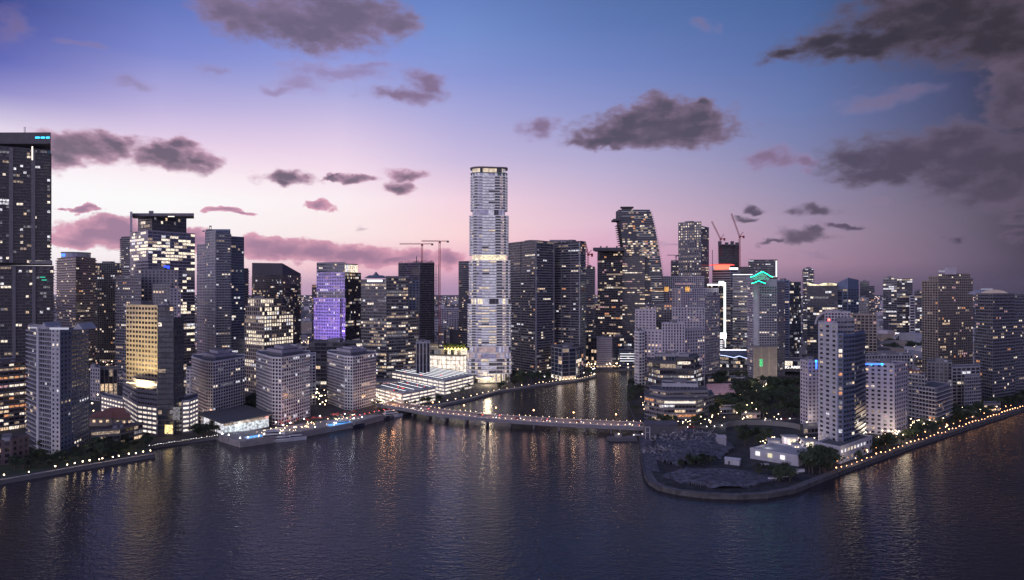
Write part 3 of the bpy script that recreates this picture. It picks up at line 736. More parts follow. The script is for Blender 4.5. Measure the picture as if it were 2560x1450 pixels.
for k in (.4, WID - .4, 2.2):
    b = MB(); q = inward(near, k)
    for i in range(len(q) - 1): b.bar((q[i][0], q[i][1], BZ + .5), (q[i + 1][0], q[i + 1][1], BZ + .5), .3 if k != 2.2 else .2, M['lgrey'])
    b.build('parapet', br)
for x, y in along(near, 21, WID / 2):
    b = MB()
    for k in (-7, 0, 7): b.box((x + .1 * k, y + k * .95, 1), (1.2, 1.4, 6.4), M['dgrey'])
    b.box((x, y, BZ - 2.7), (1.6, 17, .8), M['dark']); b.build('bridge_pier', br)
row = Row('bridge_lamp', 1.3, .19, G_WARM, 'small lamp on the parapet of the long bridge', 'parapet lamps on the bridge')
for x, y in along(near, 5.4, .4): row.put(x, y, BZ)
for x, y in along(near, 5.4, WID - .4): row.put(x, y, BZ)
tall = lamp_proto('street_lamp', 6.5, .55, G_ORANGE, 'tall orange street lamp on the long bridge', 'street lamp'); tall['group'] = 'tall street lamps on the bridge'
fst = True
for px, py in ((1000, 1014), (1082, 1026), (1160, 1034), (1240, 1040), (1334, 1047), (1434, 1053), (1540, 1058)):
    x, y = PB(px, py)
    if fst: tall.location = (x, y, BZ); fst = False
    else: copy_tree(tall, (x, y, BZ))
    l = bpy.data.lights.new('street_lamp_light', 'POINT'); l.energy = 2600; l.color = (1, .62, .4); l.shadow_soft_size = .5
    lo = bpy.data.objects.new('street_lamp_light', l); COL.objects.link(lo); lo.location = (x, y, BZ + 9)
for x, y in along(near, 16, WID / 2):  # extra points without fixtures, added to brighten the road between its lamps
    l = bpy.data.lights.new('roadway_fill', 'POINT'); l.energy = 450; l.color = (1, .5, .4); l.shadow_soft_size = 2.2
    lo = bpy.data.objects.new('roadway_fill', l); COL.objects.link(lo); lo.location = (x, y, BZ + 6)
# cars
def car_mesh(col):
    b = MB(); c = mat('car_paint_' + col[0], col[1], .3)
    b.box((0, 0, .65), (4.4, 1.8, .7), c); b.hexa([(-1.5, -.8, 1), (1.2, -.8, 1), (1.2, .8, 1), (-1.5, .8, 1), (-1.1, -.7, 1.5), (.6, -.7, 1.5), (.6, .7, 1.5), (-1.1, .7, 1.5)], M['glass'])
    for sx_ in (-1.4, 1.4):
        for sy_ in (-.85, .85): b.box((sx_, sy_, .32), (.65, .2, .64), M['black'])
    for sy_ in (-.6, .6): b.box((-2.22, sy_, .75), (.1, .35, .3), G_RED); b.box((2.22, sy_, .65), (.1, .35, .3), G_WHITE)
    return b.mesh('car')
CARS = [('white', car_mesh(('white', (.6, .6, .6)))), ('black', car_mesh(('black', (.02, .02, .02)))), ('silver', car_mesh(('silver', (.35, .35, .37)))), ('red', car_mesh(('red', (.3, .03, .03))))]
def car(x, y, z, rz, where, group, k=None):
    c = R.choice(CARS) if k is None else CARS[k]
    o = inst('car', c[1], (x, y, z), None, rz); tag(o, c[0] + ' car ' + where, 'car', c[0] + ' ' + group)
for lane, dirn in ((5.2, 0), (8.3, 0), (11.6, pi), (14.8, pi)):
    q = inward(near, lane); pts = along(q, 33 + lane * 2.1, 0)
    for i, (x, y) in enumerate(pts):
        if R.random() < .55:
            j = min(range(len(q) - 1), key=lambda k: abs(q[k][0] - x)); a_ = atan2(q[j + 1][1] - q[j][1], q[j + 1][0] - q[j][0])
            car(x, y, BZ + .03, a_ + dirn, 'driving over the long bridge', 'cars on the bridge')
# roads on land
def road(name, pts, width, z=G + .06):
    q = [P(a, c) for a, c in pts]; b = MB(); o = inward(q, width)
    for i in range(len(q) - 1): b.face([(q[i][0], q[i][1], z), (q[i + 1][0], q[i + 1][1], z), (o[i + 1][0], o[i + 1][1], z), (o[i][0], o[i][1], z)], mat('road_asphalt', (.09, .08, .08), .75))
    structure(b.build(name)); return q
rd = road('road', [(1600, 1092), (1680, 1082), (1730, 1072), (1800, 1070), (1880, 1060), (1950, 1052), (2000, 1050), (2050, 1056)], 12)
rq = [(x, y) for x, y in rd]
for k, (x, y) in enumerate(along(rq, 8, 4)):
    if R.random() < .6: car(x, y, G + .08, pi + .1, 'on the island road at the bridge end', 'cars on the island road')
rp = road('road', [(720, 1078), (800, 1062), (900, 1044), (960, 1030), (1000, 1022)], 10)
for k, (x, y) in enumerate(along(rp, 6.2, 5)): car(x, y, G + .08, .55, 'queueing on the road behind the pool terrace', 'cars behind the pool terrace')
row = Row('street_lamp', 7, .4, G_WARM, 'warm street lamp along the island road', 'street lamps on the island road')
for x, y in along(rq, 24, 12.5): row.put(x, y, G)

# ================================================================== buildings, left to right
def antenna(root, px, y0, y1, yb, dx=0.6):
    d = DG(yb) + 8; x = (px - 1280) / F * d; b = MB(); z0, z1 = Zat(y1, d), Zat(y0, d)
    for sx_ in (-.8, .8): b.bar((x + sx_, d, z0), (x + sx_, d, z1), .25, M['steel'])
    n = 6
    for i in range(n): b.bar((x - .8, d, z0 + (z1 - z0) * i / n), (x + .8, d, z0 + (z1 - z0) * (i + 1) / n), .2, M['steel'])
    return b.build('antenna', root)
# tall dark tower at the left edge
r1, t1 = building('apartment_tower', 'tallest dark tower at the left edge, thin pale floor lines and blue roof lights', [
    ([(-120, 999), (126, 985)], 358, 655, 'slab', dict(lit=.13, set='homec', depth=38, wall='dark', slabm='dgrey', fh=3.3, strips=[(0, .59, 3.6, 'dgrey', 0), (0, .82, 3.6, 'dgrey', 0)], slab=1.0, railing=False)),
    ([(-120, 1000), (134, 986)], 664, None, 'slab', dict(lit=.14, set='homec', depth=38, wall='dark', slabm='dgrey', fh=3.3, strips=[(0, .60, 3.0, 'dgrey', 0), (0, .80, 3.0, 'dgrey', 0)], slab=1.0, railing=False)),
], clutter=False)
d = DG(992)
for nm, x0, x1, y0, y1, ybb, dp, m_ in (('crown', -90, 127, 331, 359, 990, 36, 'dark'), ('mechanical_band', -90, 131, 652, 660, 988, 38, 'dgrey')): pbox(r1, nm, x0, x1, y0, y1, ybb, dp, M[m_])
for a, c in ((88, 99), (102, 112), (115, 124)): pbox(r1, 'blue_light', a, c, 342, 345.5, 1000, .6, G_CYAN)
pbox(r1, 'light_strip', 79, 82.5, 366, 400, 1003, .5, G_STRIP)
pbox(r1, 'neon_sign', 100, 113, 692, 694, 1003, .5, glow('teal_neon', (0, .6, .35), 1.2)); pbox(r1, 'neon_sign', 104, 117, 699, 701, 1003, .5, MATS['teal_neon'])
antenna(r1, 62, 317, 334, 985)
r, t = building('apartment_tower', 'red brown tower with stacked balconies and a drum penthouse, right of the tallest dark tower', [
    ([(142, 928), (190, 940), (239, 930)], 643, None, 'slab', dict(wall='brown', slabm='brown', lit=.12, set='warm', slab=1.5))], clutter=False)
c = t[0]['fp']; cx = sum(p[0] for p in c) / 4; cy = sum(p[1] for p in c) / 4
b = MB(); b.cone((cx, cy), 17, 17, t[0]['z1'] + .5, t[0]['z1'] + 8, 20, M['lgrey']); b.cone((cx, cy), 17.6, 17.6, t[0]['z1'] + 7.6, t[0]['z1'] + 8.6, 20, M['dgrey']); b.build('drum_penthouse', r)
pbox(r, 'blue_light', 153, 163, 634, 641, 938, 2, G_BLUE)
building('apartment_tower', 'plain dark tower between the red brown tower and the big glass office', [([(238, 915), (304, 915)], 659, None, 'grid', dict(wall='dgrey', lit=.16, set='home'))])
building('apartment_tower', 'narrow black serrated tower edge left of the big glass office', [([(303, 900), (336, 902)], 592, None, 'slab', dict(lit=.08, slab=2.2))], clutter=False)
# big glass office
def rows_office(t_, p_):
    return .6 if (0.80 < t_ < .95 or .55 < t_ < .60 or .43 < t_ < .5) else p_ * .7
ro, to = building('office_tower', 'big glass office with bright lit floors and a flat canopy roof', [
    ([(325, 925), (370, 934), (487, 922)], 577, None, 'curtain', dict(lit=.42, set='bright', sh=1.3, bw=6.0, fh=4.3, run=.2, litfn=rows_office, wall='lilac', glass='sglass')),
    ([(345, 921), (380, 926), (466, 918)], 541, 577, 'curtain', dict(lit=.1, fh=5, wall='dgrey', glass='bglass')),
], clutter=False)
pbox(ro, 'canopy', 328, 485, 533, 540, 928, 34, M['dgrey']); pbox(ro, 'fin', 325, 331, 529, 577, 930, 20, M['lilac']); pbox(ro, 'roof_light', 420, 436, 540.2, 542, 932, 1, G_STRIP)
pbox(ro, 'roof_unit', 372, 384, 527, 533, 915, 6, M['dgrey']); pbox(ro, 'blue_screen', 409, 424, 664, 672, 938, .5, glow('blue_screen', (.02, .08, 1), 1.6))
building('apartment_tower', 'stepped pale grey flats in front of the big glass office', [
    ([(290, 962), (352, 968)], 690, None, 'slabl', dict(lit=.16, depth=22)), ([(352, 960), (445, 958)], 676, None, 'punch', dict(wall='grey', lit=.18, depth=20)),
    ([(382, 966), (425, 966)], 712, None, 'grid', dict(wall='grey', lit=.2, depth=18)), ([(425, 966), (452, 964)], 722, None, 'punch', dict(wall='lilac', lit=.1, depth=18))])
# slate blue near tower
rs, ts = building('apartment_tower', 'slate blue tower at lower left with white lit peaked crowns', [
    ([(70, 1112), (96, 1128), (140, 1140)], 822, None, 'slabl', dict(wall='grey', slabm='lgrey', lit=.07, set='homec', fh=3.0, slab=1.4, depth=22, strips=[(1, .1, 3.2, 'lgrey', 0), (1, .93, 3.0, 'lgrey', 0)])),
    ([(128, 1142), (150, 1144)], 822, None, 'punch', dict(wall='lgrey', lit=.12, set='homec', fh=3.0, depth=22)),
    ([(150, 1138), (178, 1128), (222, 1104)], 830, None, 'punch', dict(wall='blue', lit=.05, set='homec', fh=3.0, bw=4.2, depth=22))], clutter=False)
d = DG(1135)
for (px, w_, y0) in ((104, 20, 806), (190, 26, 808)):
    zb = Zat(824, d); x = (px - 1280) / F * d; b = MB(); hw = w_ / F * d / 2; zt = Zat(y0, d)
    b.face([(x - hw, d + 2, zb), (x + hw, d + 2, zb), (x, d + 2, zt)], M['lgrey']); b.face([(x + hw, d + 2, zb), (x + hw, d + 18, zb), (x, d + 18, zt), (x, d + 2, zt)], M['lgrey'])
    b.face([(x - hw, d + 18, zb), (x - hw, d + 2, zb), (x, d + 2, zt), (x, d + 18, zt)], M['lgrey']); b.build('peaked_crown', rs)
pbox(rs, 'crown_light', 124, 172, 819, 824, 1150, .5, G_EDGE); pbox(rs, 'crown_light', 76, 92, 818, 821, 1135, .5, G_EDGE)
building('apartment_block', 'brown block with rows of warm balconies at the lower left edge', [([(-60, 1088), (74, 1068)], 915, None, 'slab', dict(wall='brown', slabm='brown', lit=.55, set='warm', bw=3.6, slab=1.0, run=.2, depth=18))])
building('low_building', 'low dark red building with a few lit windows at the lower left corner', [([(-40, 1168), (30, 1160), (72, 1148)], 1108, None, 'punch', dict(wall='brown', lit=.3, set='office'))])
building('low_house', 'low house with bright lit windows on the left shore', [([(228, 1118), (300, 1112), (356, 1096)], 1078, None, 'ribbon', dict(wall='dgrey', lit=.55, set='office', fh=4, bw=4, roofm='rust'))])
for k, (px, py, s_) in enumerate(((262, 1062, 1.0), (292, 1056, 1.3), (318, 1064, .9))):
    x, y = P(px, py); b = MB(); w_ = 11 * s_; z0 = G + 7
    b.box((x, y, G + 3.5), (2 * w_ * .85, w_, 7), M['tan']); bb = [(x - w_, y - w_ * .6, z0), (x + w_, y - w_ * .6, z0), (x + w_, y + w_ * .6, z0), (x - w_, y + w_ * .6, z0)]; ra, rb = (x - w_ * .5, y, z0 + 4 * s_), (x + w_ * .5, y, z0 + 4 * s_)
    root = thing('villa', ('leftmost', 'middle and largest', 'rightmost')[k] + ' of three villas with red brown hipped roofs behind the low lit house', 'house', (x, y, G))
    b.build('wall', root); b = MB(); b.face([bb[0], bb[1], rb, ra], M['rust']); b.face([bb[1], bb[2], rb], M['rust']); b.face([bb[2], bb[3], ra, rb], M['rust']); b.face([bb[3], bb[0], ra], M['rust']); b.build('roof', root)
    for q in (-.5, 0, .5): part_box(root, 'window', (x + q * w_, y - w_ * .5 - .03, G + 4), (2.2, .15, 2), WARM)
# office behind with vertical fins
building('office_block', 'mid rise office with tall white fins between the slate blue and the cream towers', [([(226, 1000), (250, 1003)], 922, None, 'punch', dict(wall='grey', lit=.05)), ([(250, 996), (294, 994)], 924, None, 'curtain', dict(wall='tan', pw=1.0, bw=4, sh=.2, lit=.5, set='office', fh=8))])
# cream tower with podium and dark glass twin
GS = dict(depth=30)
rc, tcr = building('office_tower', 'cream stone tower floodlit gold from its podium roof', [
    ([(316, 1066), (394, 1080)], 766, 958, 'grid', dict(wall='cream', glass='glass', pw=1.1, sh=1.7, bw=4.3, fh=3.75, lit=.02, depth=24, indiv=True, set='office')),
    ([(308, 1052), (345, 1080), (393, 1088)], 957, 1018, 'ribbon', dict(wall='grey', lit=.05, depth=26, fh=4, sh=2.2)),
    ([(308, 1052), (345, 1080), (393, 1088)], 1018, None, 'garage', dict(depth=26, wall='grey', fh=3.3, bw=5.5, sh=1.9)),
    ([(254, 1040), (309, 1056)], 1003, None, 'garage', dict(depth=20, wall='grey', fh=3.3, bw=5.5, sh=2.0)),
    ([(456, 1082), (474, 1080), (494, 1070)], 1004, None, 'garage', dict(depth=22, wall='lgrey', fh=3.3, bw=6, sh=1.9))])
rg, tg = building('office_tower', 'black glass tower joined to the right side of the gold lit cream tower', [
    ([(395, 1089), (434, 1088)], 766, None, 'curtain', dict(lit=.16, set='office', glass='bglass', depth=26)), ([(434, 1086), (459, 1078)], 800, None, 'curtain', dict(lit=.12, set='office', glass='bglass', depth=24))])
pbox(rg, 'lobby', 412, 432, 1064, 1084, 1094, 3, lit('gold_lobby', (1, .7, .3), 2.2)); pbox(rg, 'glass_screen', 432, 450, 1018, 1050, 1092, .5, DIMC)
A = P(316, 1072); Bp = P(392, 1086); zt = Zat(957, A[1])
for k in range(9):
    t = (k + .5) / 9; x = A[0] + (Bp[0] - A[0]) * t; y = A[1] + (Bp[1] - A[1]) * t
    b = MB(); b.box((x, y - .5, zt + .5), (1.8, .8, .4), glow('gold_floodlight', (1, .78, .38), 6)); b.build('floodlight', rc)
l = bpy.data.lights.new('tower_floodlight', 'AREA'); l.shape = 'RECTANGLE'; l.size = 24; l.size_y = 2.5; l.energy = 100000; l.color = (1, .76, .38); l.spread = radians(150)
lo = bpy.data.objects.new('tower_floodlight', l); COL.objects.link(lo); lo.location = ((A[0] + Bp[0]) / 2, (A[1] + Bp[1]) / 2 - 8, zt + 1.2); lo.rotation_euler = (radians(128), 0, atan2(Bp[1] - A[1], Bp[0] - A[0]))
# grey blue stepped tower
rb_, tb = building('apartment_tower', 'tall blue grey stepped tower with a lilac left face and patterned balconies', [
    ([(492, 936), (518, 941)], 610, None, 'punch', dict(wall='lilac', lit=.03, depth=22)),
    ([(513, 942), (540, 948)], 577, None, 'punch', dict(wall='lgrey', lit=.05, depth=26, set='homec', sh=1.2)), ([(540, 948), (576, 946)], 580, None, 'slabl', dict(wall='blue', glass='bglass', lit=.12, depth=26, set='homec')),
    ([(574, 944), (610, 940)], 592, None, 'curtain', dict(wall='blue', glass='bglass', lit=.15, depth=24, fh=3.4, set='homec')), ([(606, 936), (621, 933)], 672, None, 'slab', dict(lit=.1, depth=20))])
pbox(rb_, 'roof_frame', 523, 529, 564, 567, 940, 2, M['tan']); pbox(rb_, 'roof_frame', 523, 524.5, 567, 577, 940, 2, M['tan']); pbox(rb_, 'roof_frame', 527.5, 529, 567, 577, 940, 2, M['tan']); pbox(rb_, 'crown', 518, 576, 573, 578, 940, 18, M['blue'])
building('apartment_tower', 'dark purple brown tower with a roof sloping down to the right', [([(630, 905), (706, 912), (752, 900)], 687, None, 'slab', dict(wall='dark', lit=.15, slab=1.6, tops=[657, 658, 684, 684, 657], depth=None, railing=False))], clutter=False)
def tanlit(t_, p_): return .85 if (t_ > .86 or .60 < t_ < .70 or .33 < t_ < .42) else p_
building('office_tower', 'tan stepped office with big square lit windows behind the white towers', [
    ([(612, 978), (660, 986), (733, 972)], 790, None, 'grid', dict(wall='tan', glass='glass', lit=.35, set='bright', bw=3.9, fh=4.0, pw=1.1, sh=1.2, litfn=tanlit, indiv=True)),
    ([(614, 974), (655, 980), (715, 968)], 768, 790, 'grid', dict(wall='tan', lit=.75, set='bright', bw=3.9, fh=4)), ([(620, 968), (684, 970)], 748, 768, 'grid', dict(wall='cream', lit=.9, set='bright', bw=2.6, fh=5, pw=.9, depth=20))])
building('apartment_tower', 'thin grey tower edge left of the purple lit tower', [([(780, 900), (796, 902)], 713, None, 'punch', dict(wall='grey', lit=.2, depth=22))], clutter=False)
rp_, tp = building('office_tower', 'purple floodlit stone tower with a black glass right side and glowing crown', [
    ([(785, 936), (850, 939)], 747, None, 'grid', dict(wall='purple', lit=.25, set='purple', bw=2.5, fh=4.0, pw=1.0, sh=1.6, depth=24, glass='bglass')),
    ([(792, 934), (862, 937)], 682, 800, 'grid', dict(wall='purple', lit=.2, set='purple', bw=2.5, fh=4.0, pw=1.0, sh=1.6, depth=26, glass='bglass')),
    ([(850, 938), (863, 938)], 747, None, 'grid', dict(wall='purple', lit=.25, set='purple', bw=2.5, fh=4.0, pw=1.0, sh=1.6, depth=26, glass='bglass')),
    ([(862, 937), (902, 928)], 682, None, 'ribbon', dict(wall='black', lit=.3, set='office', depth=32, sh=1.6, fh=4.1)),
    ([(792, 930), (862, 933)], 657, 682, 'curtain', dict(wall='grey', lit=.1, depth=20, sh=2.5)), ([(850, 932), (894, 926)], 660, 682, 'curtain', dict(wall='grey', lit=1.0, set='bright', depth=24, fh=11, bw=2.5))], clutter=False)
l = bpy.data.lights.new('purple_floodlight', 'AREA'); l.shape = 'RECTANGLE'; l.size = 34; l.size_y = 3; l.energy = 40000; l.color = (.36, .18, 1); l.spread = radians(110)
d = DG(940); lo = bpy.data.objects.new('purple_floodlight', l); COL.objects.link(lo); lo.location = ((820 - 1280) / F * d, d - 42, Zat(835, d)); lo.rotation_euler = (radians(112), 0, 0)
# lit ribbon office and its neighbours
rr, tr = building('office_tower', 'wide office with many ribbon rows of cream light and a white roof sign', [
    ([(903, 958), (966, 962)], 700, None, 'ribbon', dict(lit=.5, wall='dgrey', set='office', depth=34, fh=3.7)),
    ([(966, 962), (1020, 957)], 694, None, 'ribbon', dict(lit=.5, wall='dgrey', set='office', depth=34, fh=3.7)),
    ([(1020, 956), (1046, 953)], 778, None, 'ribbon', dict(lit=.4, wall='dgrey', set='office', depth=30, fh=3.7)),
    ([(1022, 950), (1048, 948)], 702, 778, 'punch', dict(lit=.02, wall='blue', depth=20))], clutter=False)
pbox(rr, 'sign', 918, 956, 699.5, 704.5, 970, .5, G_LED); pbox(rr, 'crown', 964, 1022, 690, 706, 955, 20, M['dgrey'])
b = MB(); d = DG(950); x = (936 - 1280) / F * d; z = Zat(695, d); b.cone((x, d + 10), 15, 9, z, z + 3.4, 14, M['steel']); b.cone((x, d + 10), 4, .3, z + 3.4, z + 8, 8, M['steel']); b.build('dome', rr)
# construction tower
rk, tk = building('tower_under_construction', 'dark unfinished tower with rough open top floors behind the wide lit office', [
    ([(996, 914), (1050, 918), (1086, 915)], 658, None, 'slab', dict(wall='dark', lit=.0, slab=.8, slabm='dgrey', railing=False)), ], clutter=False)
b = MB(); A, Bq = P(1082, 915), P(1098, 913); zt = Zat(661, A[1])
for k in range(int((zt - 10) / 4)):
    z = G + 4 * k; b.box(((A[0] + Bq[0]) / 2, A[1] + 8, z), (Bq[0] - A[0], 14, .35), M['dgrey'])
for x in (A[0] + .5, (A[0] + Bq[0]) / 2, Bq[0] - .5):
    for yy in (1.5, 14.5): b.box((x, A[1] + yy, zt / 2), (.5, .5, zt), M['dgrey'])
b.build('open_floors', rk)
fp = tk[0]['fp']; b = MB(); r_ = random.Random(3)
for i in range(3):
    for t_ in along([fp[i], fp[(i + 1) % 4]], 1.7, .8): b.bar((t_[0], t_[1], tk[0]['z1']), (t_[0], t_[1], tk[0]['z1'] + r_.uniform(1.5, 5.5)), .5, M['dark'])
b.bar((fp[0][0] + 26, fp[0][1] + 3, tk[0]['z1']), (fp[0][0] + 26, fp[0][1] + 3, tk[0]['z1'] + 11), 1.0, M['dark'])
b.build('formwork', rk)
# cranes
def lattice(b, a, c, w, m, n, t_=.18):
    a, c = Vector(a), Vector(c); d = (c - a); L = d.length; d.normalize(); u = Vector((0, 0, 1)).cross(d)
    if u.length < .1: u = Vector((1, 0, 0))
    u.normalize(); v = d.cross(u); cs = [u * (w / 2) * i + v * (w / 2) * j for i, j in ((-1, -1), (1, -1), (1, 1), (-1, 1))]
    for q in cs: b.bar(a + q, c + q, t_, m)
    for k in range(n):
        for i in range(4):
            p = a + d * (L * k / n) + cs[i]; q = a + d * (L * (k + 1) / n) + cs[(i + 1) % 4]; b.bar(p, q, t_ * .7, m)
def crane(label, px, ytop, ybot, yb, arms, m, lw=2.2, luff=None, group=None):
    d = DG(yb); x = (px - 1280) / F * d; z0, z1 = Zat(ybot, d), Zat(ytop, d)
    root = thing('tower_crane', label, 'crane', (x, d, z0), group)
    b = MB(); lattice(b, (x, d, z0), (x, d, z1), lw, m, max(6, int((z1 - z0) / 4)), .35); b.build('mast', root)
    part_box(root, 'cab', (x + .5, d - 1.6, z1 - 1), (2.6, 2.2, 2.6), m)
    k = d / F
    if luff:
        jx, jy = luff; b = MB(); lattice(b, (x, d, z1), (x + (jx - px) * k, d + 2, Zat(jy, d)), 2.0, m, 16, .35); b.build('jib', root)
        b = MB(); b.bar((x, d, z1), (x + 9 * k, d, z1 + 11 * k), .9, m); b.build('back_mast', root); b = MB(); b.box((x + 10 * k, d, z1 - 1), (3, 3, 5), m); b.bar((x, d, z1), (x + 12 * k, d, z1), 1.6, m); b.build('counterweight', root)
    else:
        xl, xr = arms; b = MB(); lattice(b, (x, d, z1 + .8), (x + (xl - px) * k, d, z1 + .8), 1.5, m, 18, .3); b.build('jib', root)
        b = MB(); b.bar((x, d, z1 + .6), (x + (xr - px) * k, d, z1 + .9), 1.0, m); b.build('counter_jib', root); b = MB(); b.box((x + (xr - px - 1.5) * k, d, z1), (3, 2, 2.6), M['dark']); b.build('counterweight', root)
    return root
crane('red tower crane on the unfinished tower, its long jib pointing left', 1055, 611, 660, 915, (999, 1082), M['red'])
crane('red tower crane standing beside the unfinished tower, taller and further right', 1099, 604, 850, 918, (1054, 1121), M['red'])
crane('left luffing crane with raised jib on the far dark tower core', 1801, 597, 640, 866, None, M['red'], luff=(1780, 553))
crane('right luffing crane with the highest raised jib beside the far dark tower core', 1849, 591, 690, 868, None, M['red'], luff=(1829, 533))
crane('small crane between the dark twin towers and the curved tower', 1470, 636, 670, 905, None, M['red'], luff=(1463, 606))
crane('tiny crane left of the checkered tower top', 1690, 639, 655, 862, (1668, 1696), M['steel'])
# middle distance
building('apartment_block', 'small stepped block seen in the gap left of the bright tower', [([(1100, 880), (1150, 882)], 772, None, 'grid', dict(wall='lilac', lit=.1, depth=30)), ([(1098, 890), (1124, 892)], 815, None, 'grid', dict(wall='grey', lit=.35)), ([(1122, 890), (1148, 890)], 797, None, 'punch', dict(wall='lilac', lit=.06))])
building('apartment_tower', 'slim dark tower directly left of the bright tower', [([(1147, 905), (1176, 907)], 654, None, 'slab', dict(lit=.16, set='warm', depth=24, slab=.8))], clutter=False)
building('low_building', 'grey block with tall slots left of the bright tower podium', [([(1040, 968), (1075, 966)], 858, None, 'punch', dict(wall='lgrey', pw=1.4, sh=.2, fh=12, bw=4.5, lit=.05))])
# ---------------------------------------------------------------- the tall bright tower
HX, HD = 1221.0, DG(958)
hero = thing('bright_tower', 'tallest bright tower in the middle, four stacked rounded tiers of lit glass', 'tower', ((HX - 1280) / F * HD, HD + 15, G))
k = HD / F
def hfoot(x0, x1, grow=0.0, n=44):
    cx = ((x0 + x1) / 2 - 1280) * k; a = (x1 - x0) / 2 * k; bb = a * .62; pts = []
    for i in range(n):
        t_ = 2 * pi * i / n - pi; c_, s_ = cos(t_), sin(t_); e = .55
        x = math.copysign(abs(c_) ** e, c_) * (a + grow); y = math.copysign(abs(s_) ** e, s_) * (bb + grow)
        if s_ < 0: y += 1.5 * sin(x / a * pi * 1.0) + .4
        pts.append((cx + x, HD + 2 + bb + y))
    return pts
slab_m = mat('white_slab_edge', (.62, .6, .68), .5); slab_glow_m = glow('added_slab_glow', (.88, .80, .96), .68)  # glow added to the slab edges to brighten the tower, no lamps there
HC = [('pale_glass_room', (.80, .76, 1.0), .66), ('lilac_glass_room', (.62, .56, .95), .4), ('cream_glass_room', (1.0, .80, .60), .95), ('grey_glass_room', (.4, .4, .55), .09), ('rose_glass_room', (1.0, .72, .78), .5)]
HM = [lit(a, c, s_, .3, .55) for a, c, s_ in HC]
HCR = [lit('lobby_' + a, (1.0, .82, .58), 1.5, .5, .4) for a in ('cream_glass',)][0]
rh = random.Random(11)
TIERS = [(1176, 1267, 440, 524, 12, 1), (1173, 1270, 539, 637, 14, 1), (1171.5, 1275, 652, 747, 13, 1), (1168, 1277, 762, 868, 16, 1), (1166, 1278, 898, 936, 4, 1)]
colpat = [0] * 44
for i_, c_ in zip(range(0, 44, 2), [0, 1, 0, 3, 1, 0, 3, 4, 3, 0, 1, 3, 0, 0, 3, 1, 0, 1, 3, 0, 1, 0]): colpat[i_] = colpat[i_ + 1] = c_
def ring(name, x0, x1, y0, y1, mfun, n=44, grow=0.0, m_mull=True):
    z1, z0 = Zat(y0, HD), Zat(y1, HD); f = hfoot(x0, x1, grow); b = MB()
    for i in range(n):
        j = (i + 1) % n
        b.face([(f[i][0], f[i][1], z0), (f[j][0], f[j][1], z0), (f[j][0], f[j][1], z1), (f[i][0], f[i][1], z1)], mfun(i))
        if m_mull: b.box((f[i][0], f[i][1], (z0 + z1) / 2), (.22, .22, z1 - z0), M['lgrey'])
    return b.build(name, hero)
for ti, (x0, x1, y0, y1, nf, _) in enumerate(TIERS):
    fh_ = (y1 - y0) / nf; warmth = (.08, .18, .42, .55, .8)[ti]
    f = hfoot(x0, x1, .9); fi = hfoot(x0, x1, .75); b = MB(); b.prism(f, 0, .8, slab_m, bottom=True)
    me = b.mesh('floor_slab'); bE = MB(); bR = MB()
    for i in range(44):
        j = (i + 1) % 44; bE.face([(f[i][0], f[i][1] - .02, .2), (f[j][0], f[j][1] - .02, .2), (f[j][0], f[j][1] - .02, .62), (f[i][0], f[i][1] - .02, .62)], slab_glow_m)
        bR.face([(fi[i][0], fi[i][1], .8), (fi[j][0], fi[j][1], .8), (fi[j][0], fi[j][1], 1.6), (fi[i][0], fi[i][1], 1.6)], M['rail'])
    mE = bE.mesh('added_edge_glow'); mR = bR.mesh('railing')
    for q in range(nf + 1):
        z = Zat(y1 - fh_ * q, HD)
        o = inst('floor_slab', me, (-hero.location[0], -hero.location[1], z - G), hero); inst('added_edge_glow', mE, (0, 0, 0), o)
        if q < nf: inst('railing', mR, (0, 0, 0), o)
        if q < nf:
            fb = rh.random()
            def mf(i, fb=fb):
                u = rh.random()
                if u < warmth * (.1 + .8 * fb) and colpat[i] != 3: return HM[2]
                if u > .93: return HM[3]
                return HM[colpat[i]]
            ring('glazed_floor', x0, x1, y1 - fh_ * (q + 1), y1 - fh_ * q, mf)
# recessed belts between the tiers, with the dark opening on the right
def belt(x0, x1, y0, y1, ms, dark=None):
    def mf(i):
        f = hfoot(x0, x1); px = 1280 + f[i][0] / k
        if dark and dark[0] < px < dark[1] and f[i][1] < HD + 12: return M['dark']
        return rh.choice(ms)
    ring('recessed_floor', x0, x1, y0, y1, mf)
belt(1180, 1262, 524, 539, [HM[0], HM[1], HM[1]], (1228, 1244)); belt(1178, 1266, 637, 652, [HCR, HM[2], HCR]); belt(1176, 1270, 747, 762, [HCR, HM[0], HM[2]], (1222, 1246))
belt(1172, 1272, 868, 881, [HM[1], HM[4], HM[0]]); belt(1166, 1277, 884, 896, [HM[4], HM[0], HM[2], HM[1]])
ring('tall_floor', 1177, 1266, 432, 440, lambda i: rh.choice([HM[1], HM[3], HM[0]])); ring('sky_terrace', 1179, 1263, 420, 431, lambda i: rh.choice([HM[2], HM[0], M['glass'], HM[2]]))
for y_, g_, th_, m_ in ((431.5, 1.2, .7, mat('green_terrace_edge', (.18, .3, .24))), (418.5, 1.6, 1.2, M['dgrey']), (882.5, 1.2, .6, slab_m), (897, 2.2, .6, slab_m), (437, 3.0, .6, slab_m)):
    if y_ == 437: continue
    zz = Zat(y_, HD); b = MB(); b.prism(hfoot(1177, 1266, g_) if y_ < 500 else hfoot(1169, 1277, g_), zz, zz + th_, m_, bottom=True); b.build('roof_canopy' if y_ < 425 else 'cornice', hero)
b = MB(); b.box(((1215 - 1280) * k, HD + 18, Zat(417, HD)), (18, 10, 3), M['dgrey']); b.build('roof_unit', hero)
